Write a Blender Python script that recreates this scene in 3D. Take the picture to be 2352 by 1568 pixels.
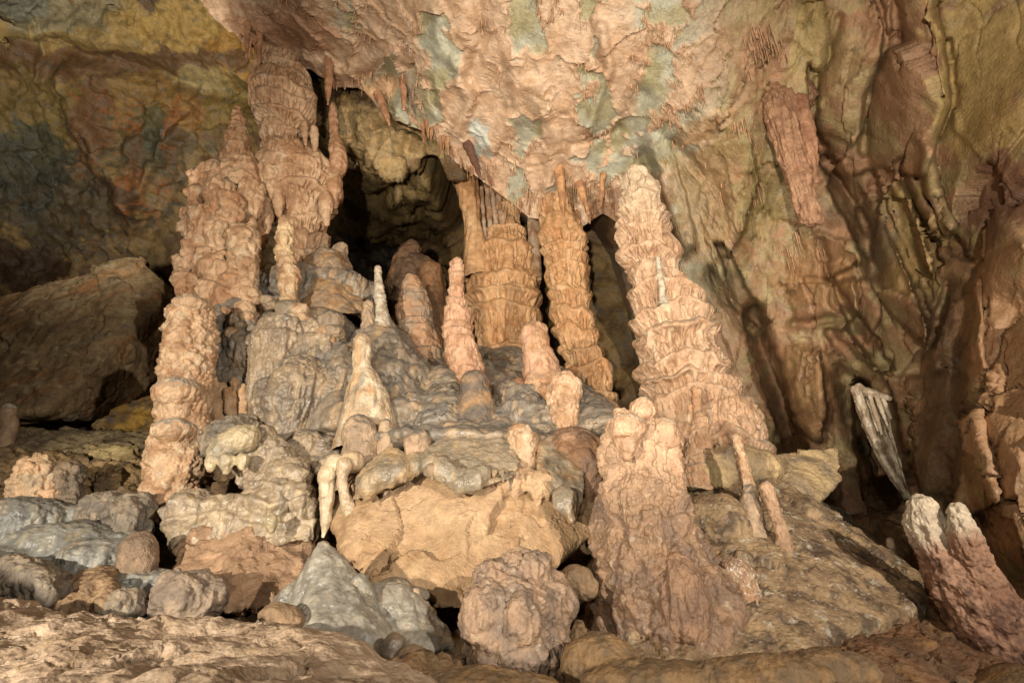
import bpy, math, random
import numpy as np
R = math.radians
for o in list(bpy.data.objects): bpy.data.objects.remove(o)
S = bpy.context.scene
COL = S.collection
# ------------------------------------------------------------------ camera
W, H = 2352.0, 1568.0            # frame units used for laying out the cave
LENS, PITCH = 18.0, R(22)
F = W * LENS / 36.0
CAM = np.array((0.0, 0.0, 1.5))
FW = np.array((0, math.cos(PITCH), math.sin(PITCH)))
UP = np.array((0, -math.sin(PITCH), math.cos(PITCH)))
cd = bpy.data.cameras.new('camera'); cam = bpy.data.objects.new('camera', cd); COL.objects.link(cam)
cd.lens = LENS; cd.sensor_width = 36; cd.clip_start = 0.05; cd.clip_end = 200
cam.location = CAM; cam.rotation_euler = (R(90) + PITCH, 0, 0)
S.camera = cam
# ------------------------------------------------------------------ light
w = bpy.data.worlds.new('World'); S.world = w; w.use_nodes = True
w.node_tree.nodes['Background'].inputs[0].default_value = (0.9, 0.8, 0.7, 1)
w.node_tree.nodes['Background'].inputs[1].default_value = 0.006      # no daylight reaches this chamber
def lamp(name, loc, aim, power, size, spread, colour, blend=0.6):
    l = bpy.data.lights.new(name, 'SPOT'); o = bpy.data.objects.new(name, l); COL.objects.link(o)
    l.energy = power; l.shadow_soft_size = size; l.spot_size = R(spread); l.spot_blend = blend; l.color = colour
    o.location = loc
    d = np.array(aim, float) - np.array(loc, float)
    from mathutils import Vector
    o.rotation_euler = Vector(d).to_track_quat('-Z', 'Y').to_euler()
    return o
lamp('unseen_lamp', (3.2, -2.4, 3.0), (0.0, 5.5, 4.0), 1150, 0.05, 74, (1.0, 0.93, 0.82), 0.6)
lamp('unseen_lamp', (-3.4, -2.2, 1.9), (-1.2, 5.5, 3.3), 1550, 0.05, 70, (1.0, 0.93, 0.80), 0.7)
lamp('unseen_lamp', (-0.6, -2.0, 0.8), (1.4, 3.8, 6.6), 1800, 0.08, 80, (1.0, 0.92, 0.79), 1.0)  # unseen fill turned upward, added to brighten the ceiling
lamp('unseen_lamp', (-4.4, 2.5, 3.0), (-8.8, 8.0, 11.2), 2600, 0.10, 66, (1.0, 0.93, 0.80), 1.0)  # unseen spot added to brighten the upper rear wall at left
lamp('unseen_lamp', (-1.0, -1.8, 2.4), (0.8, 3.4, 1.4), 200, 0.05, 100, (1.0, 0.93, 0.81), 1.0)  # added frontal fill for foreground and lower right, no visible source
S.view_settings.view_transform = 'Standard'; S.view_settings.look = 'None'
S.view_settings.exposure = 0.38; S.view_settings.gamma = 1
S.render.engine = 'CYCLES'
S.cycles.max_bounces = 5; S.cycles.diffuse_bounces = 1; S.cycles.glossy_bounces = 2
S.cycles.use_denoising = True
S.cycles.sample_clamp_indirect = 4

# ------------------------------------------------------------------ numeric tools
def at(px, py, Y):
    px = np.asarray(px, float); py = np.asarray(py, float)
    u = (px - W / 2) / F; v = (H / 2 - py) / F
    dy = FW[1] + UP[1] * v; dz = FW[2] + UP[2] * v
    t = Y / dy
    return np.stack([u * t, dy * t, CAM[2] + dz * t], -1)
def mpp(P):                                   # metres per frame unit at P
    return np.maximum(((np.asarray(P) - CAM) @ FW), 0.3) / F
def ss(a, b, x):
    t = np.clip((x - a) / (b - a), 0, 1); return t * t * (3 - 2 * t)
def h3(x, y, z, k=0):
    with np.errstate(over='ignore'):
        n = (x.astype(np.int64) * 374761393 + y.astype(np.int64) * 668265263 + z.astype(np.int64) * 2147483647 % 4294967291 * 97 + k * 1274126177) & 0xFFFFFFFF
        n = n.astype(np.uint32)
        n ^= n >> np.uint32(15); n *= np.uint32(2246822519); n ^= n >> np.uint32(13); n *= np.uint32(3266489917); n ^= n >> np.uint32(16)
    return n.astype(np.float64) / 4294967296.0
G12 = np.array([[1,1,0],[-1,1,0],[1,-1,0],[-1,-1,0],[1,0,1],[-1,0,1],[1,0,-1],[-1,0,-1],[0,1,1],[0,-1,1],[0,1,-1],[0,-1,-1]], float)
def perlin(p):
    i = np.floor(p); f = p - i; i = i.astype(np.int64)
    s = f * f * f * (f * (f * 6 - 15) + 10)
    out = np.zeros(len(p))
    for dx in (0, 1):
        wx = s[:, 0] if dx else 1 - s[:, 0]
        for dy in (0, 1):
            wy = s[:, 1] if dy else 1 - s[:, 1]
            for dz in (0, 1):
                wz = s[:, 2] if dz else 1 - s[:, 2]
                g = G12[(h3(i[:, 0] + dx, i[:, 1] + dy, i[:, 2] + dz) * 12).astype(np.int64)]
                out += wx * wy * wz * (g[:, 0] * (f[:, 0] - dx) + g[:, 1] * (f[:, 1] - dy) + g[:, 2] * (f[:, 2] - dz))
    return out
def fbm(p, oct=4, gain=0.5):
    a, s, t = 1.0, np.zeros(len(p)), 0.0
    for k in range(oct):
        s += a * perlin(p + 17.3 * k); t += a; a *= gain; p = p * 2.03
    return s / t * 1.6
def worley(p):
    i = np.floor(p).astype(np.int64); n = len(p)
    f1 = np.full(n, 9.0); f2 = np.full(n, 9.0); idv = np.zeros(n); cen = np.zeros((n, 3))
    for dx in (-1, 0, 1):
        for dy in (-1, 0, 1):
            for dz in (-1, 0, 1):
                a, b, c = i[:, 0] + dx, i[:, 1] + dy, i[:, 2] + dz
                c3 = np.stack([a + h3(a, b, c, 1), b + h3(a, b, c, 2), c + h3(a, b, c, 3)], -1)
                d = np.sqrt(((p - c3) ** 2).sum(1))
                m = d < f1
                f2 = np.where(m, f1, np.minimum(f2, d)); f1 = np.where(m, d, f1)
                idv = np.where(m, h3(a, b, c, 4), idv); cen = np.where(m[:, None], c3, cen)
    return f1, f2, idv, cen
def rbf(ctrl, pts, smooth=0.0):
    c = np.array(ctrl, float); xy = c[:, :2]; z = c[:, 2]; n = len(c)
    ph = lambda r: r
    D = np.sqrt(((xy[:, None] - xy[None]) ** 2).sum(-1))
    A = np.zeros((n + 3, n + 3)); A[:n, :n] = ph(D) - smooth * np.eye(n); A[:n, n] = 1; A[:n, n + 1:] = xy; A[n, :n] = 1; A[n + 1:, :n] = xy.T
    s = np.linalg.solve(A, np.concatenate([z, [0, 0, 0]]))
    out = np.zeros(len(pts))
    for k in range(n):
        out += s[k] * ph(np.sqrt(((pts - xy[k]) ** 2).sum(1)))
    return out + s[n] + pts @ s[n + 1:]
def normals(V, Fc):
    a = V[Fc[:, 0]]; b = V[Fc[:, 1]]; c = V[Fc[:, 2]]; d = V[Fc[:, -1]]
    fn = np.cross(c - a, d - b) if Fc.shape[1] == 4 else np.cross(b - a, c - a)
    N = np.zeros_like(V)
    for k in range(Fc.shape[1]):
        for j in range(3):
            N[:, j] += np.bincount(Fc[:, k], fn[:, j], len(V))
    return N / np.maximum(np.linalg.norm(N, axis=1, keepdims=True), 1e-12)
def c(r, g, b):
    f = lambda v: (v / 255 / 12.92) if v <= 10 else ((v / 255 + 0.055) / 1.055) ** 2.4
    return np.array((f(r), f(g), f(b)))

# ------------------------------------------------------------------ materials
def material(name, rough=0.6, bump=0.5, scale=40.0, wet=0.0, grain=0.25, pits=0.0):
    m = bpy.data.materials.new(name); m.use_nodes = True; t = m.node_tree; N = t.nodes; L = t.links
    b = N['Principled BSDF']
    at_ = N.new('ShaderNodeAttribute'); at_.attribute_name = 'Col'
    tc = N.new('ShaderNodeTexCoord')
    n1 = N.new('ShaderNodeTexNoise'); n1.inputs['Scale'].default_value = scale; n1.inputs['Detail'].default_value = 8; n1.inputs['Roughness'].default_value = 0.65
    n2 = N.new('ShaderNodeTexNoise'); n2.inputs['Scale'].default_value = scale * 0.28; n2.inputs['Detail'].default_value = 6; n2.inputs['Roughness'].default_value = 0.6
    vo = N.new('ShaderNodeTexVoronoi'); vo.inputs['Scale'].default_value = scale * 1.3
    for n in (n1, n2, vo): L.new(tc.outputs['Object'], n.inputs['Vector'])
    mr = N.new('ShaderNodeMapRange'); mr.inputs[1].default_value = 0.3; mr.inputs[2].default_value = 0.7
    mr.inputs[3].default_value = 1 - grain; mr.inputs[4].default_value = 1 + grain
    L.new(n2.outputs['Fac'], mr.inputs[0])
    mr2 = N.new('ShaderNodeMapRange'); mr2.inputs[1].default_value = 0.3; mr2.inputs[2].default_value = 0.7
    mr2.inputs[3].default_value = 1 - grain * 0.7; mr2.inputs[4].default_value = 1 + grain * 0.7
    L.new(n1.outputs['Fac'], mr2.inputs[0])
    mu = N.new('ShaderNodeMath'); mu.operation = 'MULTIPLY'; L.new(mr.outputs[0], mu.inputs[0]); L.new(mr2.outputs[0], mu.inputs[1])
    mx = N.new('ShaderNodeVectorMath'); mx.operation = 'SCALE'; L.new(at_.outputs['Color'], mx.inputs[0]); L.new(mu.outputs[0], mx.inputs['Scale'])
    L.new(mx.outputs[0], b.inputs['Base Color'])
    rr = N.new('ShaderNodeMapRange'); rr.inputs[1].default_value = 0.35; rr.inputs[2].default_value = 0.65
    rr.inputs[3].default_value = max(0.12, rough - 0.15 - wet); rr.inputs[4].default_value = min(1, rough + 0.15)
    L.new(n2.outputs['Fac'], rr.inputs[0]); L.new(rr.outputs[0], b.inputs['Roughness'])
    b.inputs['Specular IOR Level'].default_value = 0.35 + wet * 0.6
    ad = N.new('ShaderNodeMath'); ad.operation = 'MULTIPLY_ADD'; ad.inputs[1].default_value = 0.6 + pits
    L.new(vo.outputs['Distance'], ad.inputs[0]); L.new(n1.outputs['Fac'], ad.inputs[2])
    bp = N.new('ShaderNodeBump'); bp.inputs['Strength'].default_value = bump; bp.inputs['Distance'].default_value = 0.5 / scale
    L.new(ad.outputs[0], bp.inputs['Height'])
    b2 = N.new('ShaderNodeBump'); b2.inputs['Strength'].default_value = bump * 0.8; b2.inputs['Distance'].default_value = 0.9 / scale
    L.new(n2.outputs['Fac'], b2.inputs['Height']); L.new(bp.outputs[0], b2.inputs['Normal']); L.new(b2.outputs[0], b.inputs['Normal'])
    return m
M_DRIP = material('dripstone', 0.58, 0.7, 46, 0.05, 0.26)
M_WET = material('wet_flowstone', 0.34, 0.45, 40, 0.26, 0.26)
M_ROCK = material('rough_rock', 0.7, 0.75, 34, 0.05, 0.3)
M_MUD = material('muddy_rock', 0.72, 0.6, 50, 0.0, 0.2)
M_WALL = material('wall_rock', 0.6, 0.6, 22, 0.12, 0.28)
M_CEIL = material('ceiling_rock', 0.56, 0.5, 30, 0.14, 0.24)
M_GRAIN = material('grainy_crust', 0.7, 0.7, 70, 0.0, 0.25, 0.2)

# ------------------------------------------------------------------ objects
def link(name, V, Fc, colr, mat, parent=None, base=None):
    me = bpy.data.meshes.new(name)
    V = np.asarray(V, float)
    if base is None:
        base = V.mean(0); base[2] = V[:, 2].min()
    Fc = np.asarray(Fc, np.int32); k = Fc.shape[1]
    me.vertices.add(len(V)); me.vertices.foreach_set('co', (V - base).astype(np.float32).ravel())
    me.loops.add(Fc.size); me.loops.foreach_set('vertex_index', Fc.ravel())
    me.polygons.add(len(Fc)); me.polygons.foreach_set('loop_start', np.arange(0, Fc.size, k, dtype=np.int32))
    me.polygons.foreach_set('use_smooth', np.ones(len(Fc), bool))
    me.update(calc_edges=True); me.validate()
    a = me.color_attributes.new('Col', 'FLOAT_COLOR', 'POINT')
    a.data.foreach_set('color', np.concatenate([np.clip(colr, 0.004, 0.9), np.ones((len(V), 1))], 1).astype(np.float32).ravel())
    me.materials.append(mat)
    o = bpy.data.objects.new(name, me); COL.objects.link(o)
    o['base'] = [float(x) for x in base]
    if parent is not None:
        o.parent = parent; o.location = base - np.array(parent['base'])
    else: o.location = base
    return o
def tag(o, label, cat, group=None):
    o['label'] = label; o['category'] = cat
    if group: o['group'] = group
    return o

def detail(P, N, u, st, seed=0):
    """outward displacement (metres) of a dripstone or rock surface; sizes are frame units of u metres"""
    q = P / u + seed * 37.7
    d = np.zeros(len(P)); side = np.sqrt(np.clip(1 - N[:, 2] ** 2, 0, 1))
    for size, amp in st.get('fbm', ()): d += amp * fbm(q / size, 4)
    for size, amp in st.get('ridge', ()): d += amp * (0.5 - np.abs(fbm(q / size, 3)) * 2)
    for size, amp in st.get('knob', ()):
        qq = q / size; qq = qq + 0.35 * np.stack([perlin(qq * 1.3), perlin(qq * 1.3 + 9), perlin(qq * 1.3 + 19)], -1)
        f1, f2, idv, _ = worley(qq)
        d += amp * (np.sqrt(np.clip(1 - (f1 / 0.8) ** 2, 0, 1)) - 0.5) * (0.5 + 0.9 * idv)
    if 'tier' in st:
        sp, amp, fw, fd = st['tier']
        wv = fbm(q / (sp * 2.4), 3) * 0.75 + perlin(np.stack([q[:, 0] * 0, q[:, 1] * 0 + 3, q[:, 2] / (sp * 2.2)], -1)) * 1.1 + fbm(q / np.array((sp * .5, sp * .5, sp * 3)), 2) * 0.16
        uu = -q[:, 2] / sp + wv; k = np.floor(uu); t = uu - k
        a = 0.45 + 0.75 * h3(k, k * 0, k * 0 + seed, 5) + 0.5 * perlin(np.stack([q[:, 0] / sp / 2, q[:, 1] / sp / 2, k * 3.7], -1))
        prof = np.where(t < 0.24, np.sqrt(np.clip(1 - (1 - t / 0.24) ** 2, 0, 1)), 1 - np.clip((t - 0.24) / 0.76, 0, 1) ** 0.75)
        fl = perlin(np.stack([q[:, 0] / fw, q[:, 1] / fw, q[:, 2] / (fw * 6) + k * 5.3], -1))
        fl2 = perlin(np.stack([q[:, 0] / fw / 2.3, q[:, 1] / fw / 2.3, q[:, 2] / (fw * 14) + k * 2.3], -1))
        g = ss(0.28, 0.02, np.abs(fl + 0.3 * fl2))
        mk = ss(0.26, 0.42, t) * ss(1.0, 0.8, t) * ss(-0.35, 0.15, fl2 + 0.3 * (h3(k, k * 0 + 3, k * 0 + seed, 6) - 0.3))
        fl3 = perlin(np.stack([q[:, 0] / fw / 1.5 + 40, q[:, 1] / fw / 1.5, q[:, 2] / (fw * 9) + k * 9.1], -1))
        g = np.maximum(g, 0.6 * ss(0.16, 0.0, np.abs(fl3)))
        d += side * (amp * a * (prof - 0.45) - fd * g * mk)
    for wd, amp in st.get('ripple', ()):                          # micro gours: little level terraces
        d += amp * (np.abs(fbm(q / np.array((wd * 3, wd * 3, wd)), 2)) - .3) * 2
    for wd, amp in st.get('streak', ()):
        d += amp * side * fbm(q / np.array((wd, wd, wd * 7)), 3)
    for size, amp in st.get('facet', ()):
        sc = np.array(st.get('fstretch', (1, 1, 1))) * size
        qq = q / sc; qq = qq + 0.18 * np.stack([fbm(qq * 1.7, 2), fbm(qq * 1.7 + 7, 2), fbm(qq * 1.7 + 13, 2)], -1)
        f1, f2, idv, cen = worley(qq)
        g = np.stack([np.sin(idv * 91), np.sin(idv * 57 + 1), np.sin(idv * 133 + 2)], -1)
        d += amp * (((qq - cen) * g).sum(1) + (idv - 0.5) * 0.7)
    for size, dep, wd in st.get('crack', ()):
        qq = q / (np.array(st.get('cstretch', (1, 1, 1))) * size); qq = qq + 0.3 * np.stack([fbm(qq * 2, 2), fbm(qq * 2 + 7, 2), fbm(qq * 2 + 13, 2)], -1)
        f1, f2, idv, _ = worley(qq)
        d -= dep * ss(wd, 0.0, f2 - f1) * ss(-0.15, 0.25, perlin(qq * 0.7 + 3))
    for ax, sp, amp in st.get('strata', ()):
        t = q @ np.array(ax) / sp + fbm(q / (sp * 7), 2) * 1.2
        d += amp * (np.abs(t - np.floor(t) - 0.5) * 2 - 0.5) * (0.4 + h3(np.floor(t), t * 0, t * 0, 7))
    return d * u
def colour(P, N, u, sp, seed=0):
    q = P / u + seed * 37.7 + 500
    a, b = np.array(sp['a']), np.array(sp['b'])
    m = ss(-0.35, 0.35, fbm(q / sp.get('s', 70), 4))[:, None]
    C = a * (1 - m) + b * m
    for colr, lo, hi in sp.get('top', ()):
        m = ss(lo, hi, N[:, 2] + 0.35 * fbm(q / 40, 3))[:, None]; C = C * (1 - m) + colr * m
    for colr, wd, lo, hi, k in sp.get('streak', ()):
        m = (k * ss(lo, hi, fbm(q / np.array((wd, wd, wd * 9)), 3)))[:, None]; C = C * (1 - m) + colr * m
    for colr, ax, wd, lo, hi, k in sp.get('band', ()):
        av = np.array(ax, float); av /= np.linalg.norm(av); qq = q - av * (q @ av)[:, None] * .9
        m = (k * ss(lo, hi, fbm(qq / wd, 4)))[:, None]; C = C * (1 - m) + colr * m
    for colr, size, lo, hi, k in sp.get('patch', ()):
        m = (k * ss(lo, hi, fbm(q / size, 5, 0.6)))[:, None]; C = C * (1 - m) + colr * m
    for colr, z0, z1, k in sp.get('alt', ()):                     # crust tint by height
        m = (k * ss(z0, z1, P[:, 2] + u * 14 * fbm(q / 25, 3)))[:, None]; C = C * (1 - m) + colr * m
    for colr, size, th in sp.get('speck', ()):
        m = ss(th, th + 0.12, perlin(q / size) + 0.4 * fbm(q / size / 6, 2))[:, None]; C = C * (1 - m) + colr * m
    return C
def finish(name, V, Fc, st, sp, mat, seed=0, parent=None, N=None, u=None, base=None):
    V = np.asarray(V, float); Fc = np.asarray(Fc)
    N = normals(V, Fc)
    if u is None: u = float(np.median(mpp(V)))
    V2 = V + N * detail(V, N, u, st, seed)[:, None]
    N2 = normals(V2, Fc)
    return link(name, V2, Fc, colour(V2, N2, u, sp, seed), mat, parent, base)
def gridfaces(nr, nc, wrap):
    i = np.arange(nr - 1)[:, None]; j = np.arange(nc if wrap else nc - 1)[None]
    j2 = (j + 1) % nc
    return np.stack([i * nc + j, (i + 1) * nc + j, (i + 1) * nc + j2, i * nc + j2], -1).reshape(-1, 4)
def spline(x, Y, t):                          # smooth, shape keeping interpolation of rows Y at x
    Y = np.asarray(Y, float); x = np.asarray(x, float); n = len(x)
    dx = np.diff(x); sl = np.diff(Y, axis=0) / dx[:, None]
    m = np.zeros_like(Y); m[0] = sl[0]; m[-1] = sl[-1]
    if n > 2: m[1:-1] = (sl[:-1] + sl[1:]) / 2
    k = np.clip(np.searchsorted(x, t, 'right') - 1, 0, n - 2); h = dx[k]; s = ((t - x[k]) / h)[:, None]; h = h[:, None]
    return (2*s**3 - 3*s**2 + 1) * Y[k] + (s**3 - 2*s**2 + s) * h * m[k] + (-2*s**3 + 3*s**2) * Y[k+1] + (s**3 - s**2) * h * m[k+1]
def tube(pts, Y=None, step=2.4, dome=True, tip=False, squash=0.92, sink=0):
    """body of revolution round a bent axis; pts = (px, py, half width[, Y]) from top to bottom"""
    Pc, r = [], []
    for p in pts:
        yy = p[3] if len(p) > 3 else Y
        P = at(p[0], p[1], yy); Pc.append(P); r.append(p[2] * mpp(P))
    Pc = np.array(Pc); r = np.array(r)
    L = np.concatenate([[0], np.cumsum(np.linalg.norm(np.diff(Pc, axis=0), axis=1))])
    u = float(np.mean(mpp(Pc)))
    ns = int(np.clip(L[-1] / (u * step), 12, 420)); s = np.linspace(0, L[-1], ns)
    if dome: s = np.concatenate([np.linspace(0, s[1], 5)[:-1] ** 1.0, s[1:]])
    ns = len(s)
    A = spline(L, np.concatenate([Pc, r[:, None]], 1), s); C3, rr = A[:, :3], np.maximum(A[:, 3], 1e-4)
    if dome:
        e = max(r[0] * 0.9, 1e-3); rr = rr * np.sqrt(np.clip(1 - (1 - np.clip(s / e, 0, 1)) ** 2, 1e-4, 1))
    if tip:
        e = max(r[-1] * 1.0, 1e-3); rr = rr * np.sqrt(np.clip(1 - (1 - np.clip((L[-1] - s) / e, 0, 1)) ** 2, 1e-4, 1))
    T = np.gradient(C3, axis=0); T /= np.linalg.norm(T, axis=1, keepdims=True)
    X = np.array((1.0, 0, 0)) - T * T[:, :1]; X /= np.linalg.norm(X, axis=1, keepdims=True)
    Yv = np.cross(T, X)
    nt = int(np.clip(2 * math.pi * rr.max() / (u * step), 16, 420))
    th = np.linspace(0, 2 * math.pi, nt, endpoint=False)
    V = C3[:, None] + rr[:, None, None] * (np.cos(th)[None, :, None] * X[:, None] + squash * np.sin(th)[None, :, None] * Yv[:, None])
    Fc = gridfaces(ns, nt, True)
    Vf = V.reshape(-1, 3)
    n = normals(Vf, Fc)
    if ((Vf - np.repeat(C3, nt, 0)) * n).sum() < 0: Fc = Fc[:, ::-1]
    return Vf, Fc
def ell(px, py, Y, rx, ry, rz=None, rot=0, n=40):
    P = at(px, py, Y); u = mpp(P); rz = rx if rz is None else rz
    ph = np.linspace(0.02, math.pi - 0.02, n); th = np.linspace(0, 2 * math.pi, n * 2, endpoint=False)
    a = np.sin(ph)[:, None] * np.cos(th) * rx * u; b = np.sin(ph)[:, None] * np.sin(th) * rz * u; z = (np.cos(ph)[:, None] + 0 * th) * ry * u
    cr, sr = math.cos(R(rot)), math.sin(R(rot))
    V = np.stack([a * cr + z * sr, b, -a * sr + z * cr], -1).reshape(-1, 3) + P
    Fc = gridfaces(n, n * 2, True)
    cap1 = None
    return V, Fc
def hull(points):
    """convex block through the given 3-D points"""
    import bmesh
    bm = bmesh.new()
    for p in points: bm.verts.new(p)
    bmesh.ops.convex_hull(bm, input=bm.verts)
    bmesh.ops.triangulate(bm, faces=bm.faces)
    for v in [v for v in bm.verts if not v.link_faces]: bm.verts.remove(v)
    bm.verts.index_update()
    V = np.array([v.co[:] for v in bm.verts]); Fc = np.array([[v.index for v in f.verts] for f in bm.faces]); bm.free()
    Fc = np.concatenate([Fc, Fc[:, :1] * 0 - 1], 1)
    return V, Fc
def block(front, back_dy=0.9, shrink=0.85, lift=0.0):
    """a rock whose seen outline is front = [(px, py, Y)...], deep by back_dy"""
    A = np.array([at(*p) for p in front]); m = A.mean(0)
    B = m + (A - m) * shrink + np.array((0, back_dy, lift))
    return hull(np.concatenate([A, B]))
def fuse(parts, voxel, smooth=6, fac=0.5):
    """weld closed pieces to one skin"""
    Vs, Fs, o = [], [], 0
    for V, Fc in parts:
        Vs.append(V); Fs += [tuple(int(i) + o for i in f if i >= 0) for f in Fc]; o += len(V)
    # close the open poles of lathes by plain welding: the voxel skin needs closed shells
    me = bpy.data.meshes.new('tmp'); me.from_pydata(np.concatenate(Vs).tolist(), [], Fs)
    import bmesh
    bm = bmesh.new(); bm.from_mesh(me)
    be = [e for e in bm.edges if len(e.link_faces) == 1]
    if be: bmesh.ops.holes_fill(bm, edges=be, sides=0)
    bmesh.ops.recalc_face_normals(bm, faces=bm.faces)
    bm.to_mesh(me); bm.free()
    ob = bpy.data.objects.new('tmp', me); COL.objects.link(ob)
    m = ob.modifiers.new('r', 'REMESH'); m.mode = 'VOXEL'; m.voxel_size = voxel
    if smooth:
        s = ob.modifiers.new('s', 'SMOOTH'); s.iterations = smooth; s.factor = fac
    dg = bpy.context.evaluated_depsgraph_get(); ev = ob.evaluated_get(dg); mm = ev.to_mesh()
    V = np.empty(len(mm.vertices) * 3, np.float32); mm.vertices.foreach_get('co', V); V = V.reshape(-1, 3).astype(float)
    Fc = np.empty(len(mm.loops), np.int32); mm.loops.foreach_get('vertex_index', Fc)
    tot = np.empty(len(mm.polygons), np.int32); mm.polygons.foreach_get('loop_total', tot)
    assert (tot == 4).all(); Fc = Fc.reshape(-1, 4)
    ev.to_mesh_clear(); bpy.data.objects.remove(ob); bpy.data.meshes.remove(me)
    return V, Fc
def curtain(path, n, wd, ln, seed, bulge=.06):
    """n hanging lobes of flowstone along a brow"""
    rg = random.Random(seed); path = np.array(path, float); t = np.linspace(0, 1, len(path)); out = []
    for k in range(n):
        f = min(max((k + rg.uniform(.1, .9)) / n, 0), 1); x, y, Y = [float(np.interp(f, t, path[:, j])) for j in range(3)]
        w_ = rg.uniform(*wd); l_ = rg.uniform(*ln); dx = rg.uniform(-6, 6)
        out.append(tube([(x, y - w_ * .6, w_ * .8, Y + .05), (x + dx * .3, y + l_ * .3, w_, Y - bulge), (x + dx * .6, y + l_ * .65, w_ * .75, Y - bulge), (x + dx, y + l_, w_ * .22, Y - bulge * .6)], None, 3, tip=True))
    return out
def mass(name, parts, voxel, st, sp, mat, seed=0, smooth=6, parent=None):
    V, Fc = fuse(parts, voxel, smooth)
    return finish(name, V, Fc, st, sp, mat, seed, parent)

# ------------------------------------------------------------------ tints of the rock
PINK = c(200, 162, 128); TAN = c(188, 150, 112); CREAM = c(214, 184, 146); OCHRE = c(178, 128, 70); RUST = c(150, 92, 50)
GREY = c(120, 112, 102); DGREY = c(84, 78, 72); BLUE = c(164, 158, 132); OLIVE = c(150, 138, 92); DOLIVE = c(92, 92, 66)
BROWN = c(138, 100, 72); DBROWN = c(92, 66, 48); WHITE = c(222, 212, 196); PALE = c(204, 178, 142); YEL = c(190, 160, 88); SLATE = c(98, 110, 116)
MUD = c(160, 130, 98); ROSE = c(170, 118, 92)

# ================================================================== the cave: ceiling, walls and floor
def polydist(PX, PY, pl):
    d = np.full(PX.shape, 1e9); pl = np.array(pl, float)
    for (x0, y0), (x1, y1) in zip(pl[:-1], pl[1:]):
        vx, vy = x1 - x0, y1 - y0; t = np.clip(((PX - x0) * vx + (PY - y0) * vy) / (vx * vx + vy * vy), 0, 1)
        d = np.minimum(d, np.hypot(PX - x0 - t * vx, PY - y0 - t * vy))
    return d
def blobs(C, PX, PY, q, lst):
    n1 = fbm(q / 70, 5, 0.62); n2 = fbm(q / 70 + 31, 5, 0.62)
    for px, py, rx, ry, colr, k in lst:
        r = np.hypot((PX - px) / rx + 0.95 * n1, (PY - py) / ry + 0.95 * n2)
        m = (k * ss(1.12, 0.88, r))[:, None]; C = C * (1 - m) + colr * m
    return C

lip = np.array([(-400, -700), (100, -520), (300, -250), (430, -40), (500, 45), (560, 95), (610, 125), (660, 135), (720, 160), (770, 200), (830, 200), (880, 262), (930, 285), (985, 305),
                (1050, 375), (1110, 415), (1160, 455), (1215, 500), (1250, 505), (1290, 470), (1340, 520), (1385, 490), (1430, 520), (1480, 600), (1530, 760), (1580, 1000), (1640, 1300), (1700, 1600), (2352, 1700), (3100, 1750)], float)
CEIL = [(-400, -700, 4.0), (250, -300, 5.0), (460, 0, 5.3), (640, 130, 6.1), (830, 200, 6.1), (1050, 370, 6.3), (1280, 490, 6.9), (1450, 500, 6.5), (700, 0, 4.7), (1000, 0, 4.2), (1300, 0, 3.9), (1600, 0, 3.8),
        (1000, 200, 5.2), (1300, 250, 5.1), (1600, 250, 4.8), (1500, 420, 6.2), (600, -600, 2.8), (1300, -600, 2.3), (2000, -600, 2.1), (2800, -600, 1.8),
        (1800, 0, 3.9), (1750, 250, 4.8), (1650, 500, 6.0), (1600, 650, 6.6), (1700, 750, 6.9), (1600, 900, 7.2), (1800, 950, 7.0), (1950, 1100, 6.9), (1850, 500, 5.7), (1950, 200, 4.5), (2050, 400, 4.8), (2000, 700, 5.9), (2150, 100, 3.7),
        (2352, 0, 3.1), (2352, 350, 3.4), (2200, 550, 4.4), (2100, 900, 5.3), (2200, 850, 4.4), (2352, 600, 3.5), (2352, 1000, 3.1), (2200, 1150, 4.3), (2080, 1220, 6.6), (1850, 1250, 6.9), (2352, 1400, 3.7),
        (1700, 1100, 7.3), (1700, 1600, 8), (1900, 1600, 8), (2080, 1320, 6.8), (2190, 1300, 4.8), (2200, 1600, 5.6), (2352, 1650, 3.9),
        (3000, 0, 2.4), (3000, 800, 2.9), (3000, 1700, 3.4)]
def plates_of(P):
    qq = P / .0042 / 128; qq = qq * np.array((1.15, .8, .8)) + .42 * np.stack([fbm(qq * 1.5, 3), fbm(qq * 1.5 + 7, 3), fbm(qq * 1.5 + 13, 3)], -1)
    f1, f2, idv, cen = worley(qq)
    g = np.stack([np.sin(idv * 91), np.sin(idv * 57 + 1), np.sin(idv * 133 + 2)], -1)
    return f2 - f1, idv, ((qq - cen) * g).sum(1)
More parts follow.
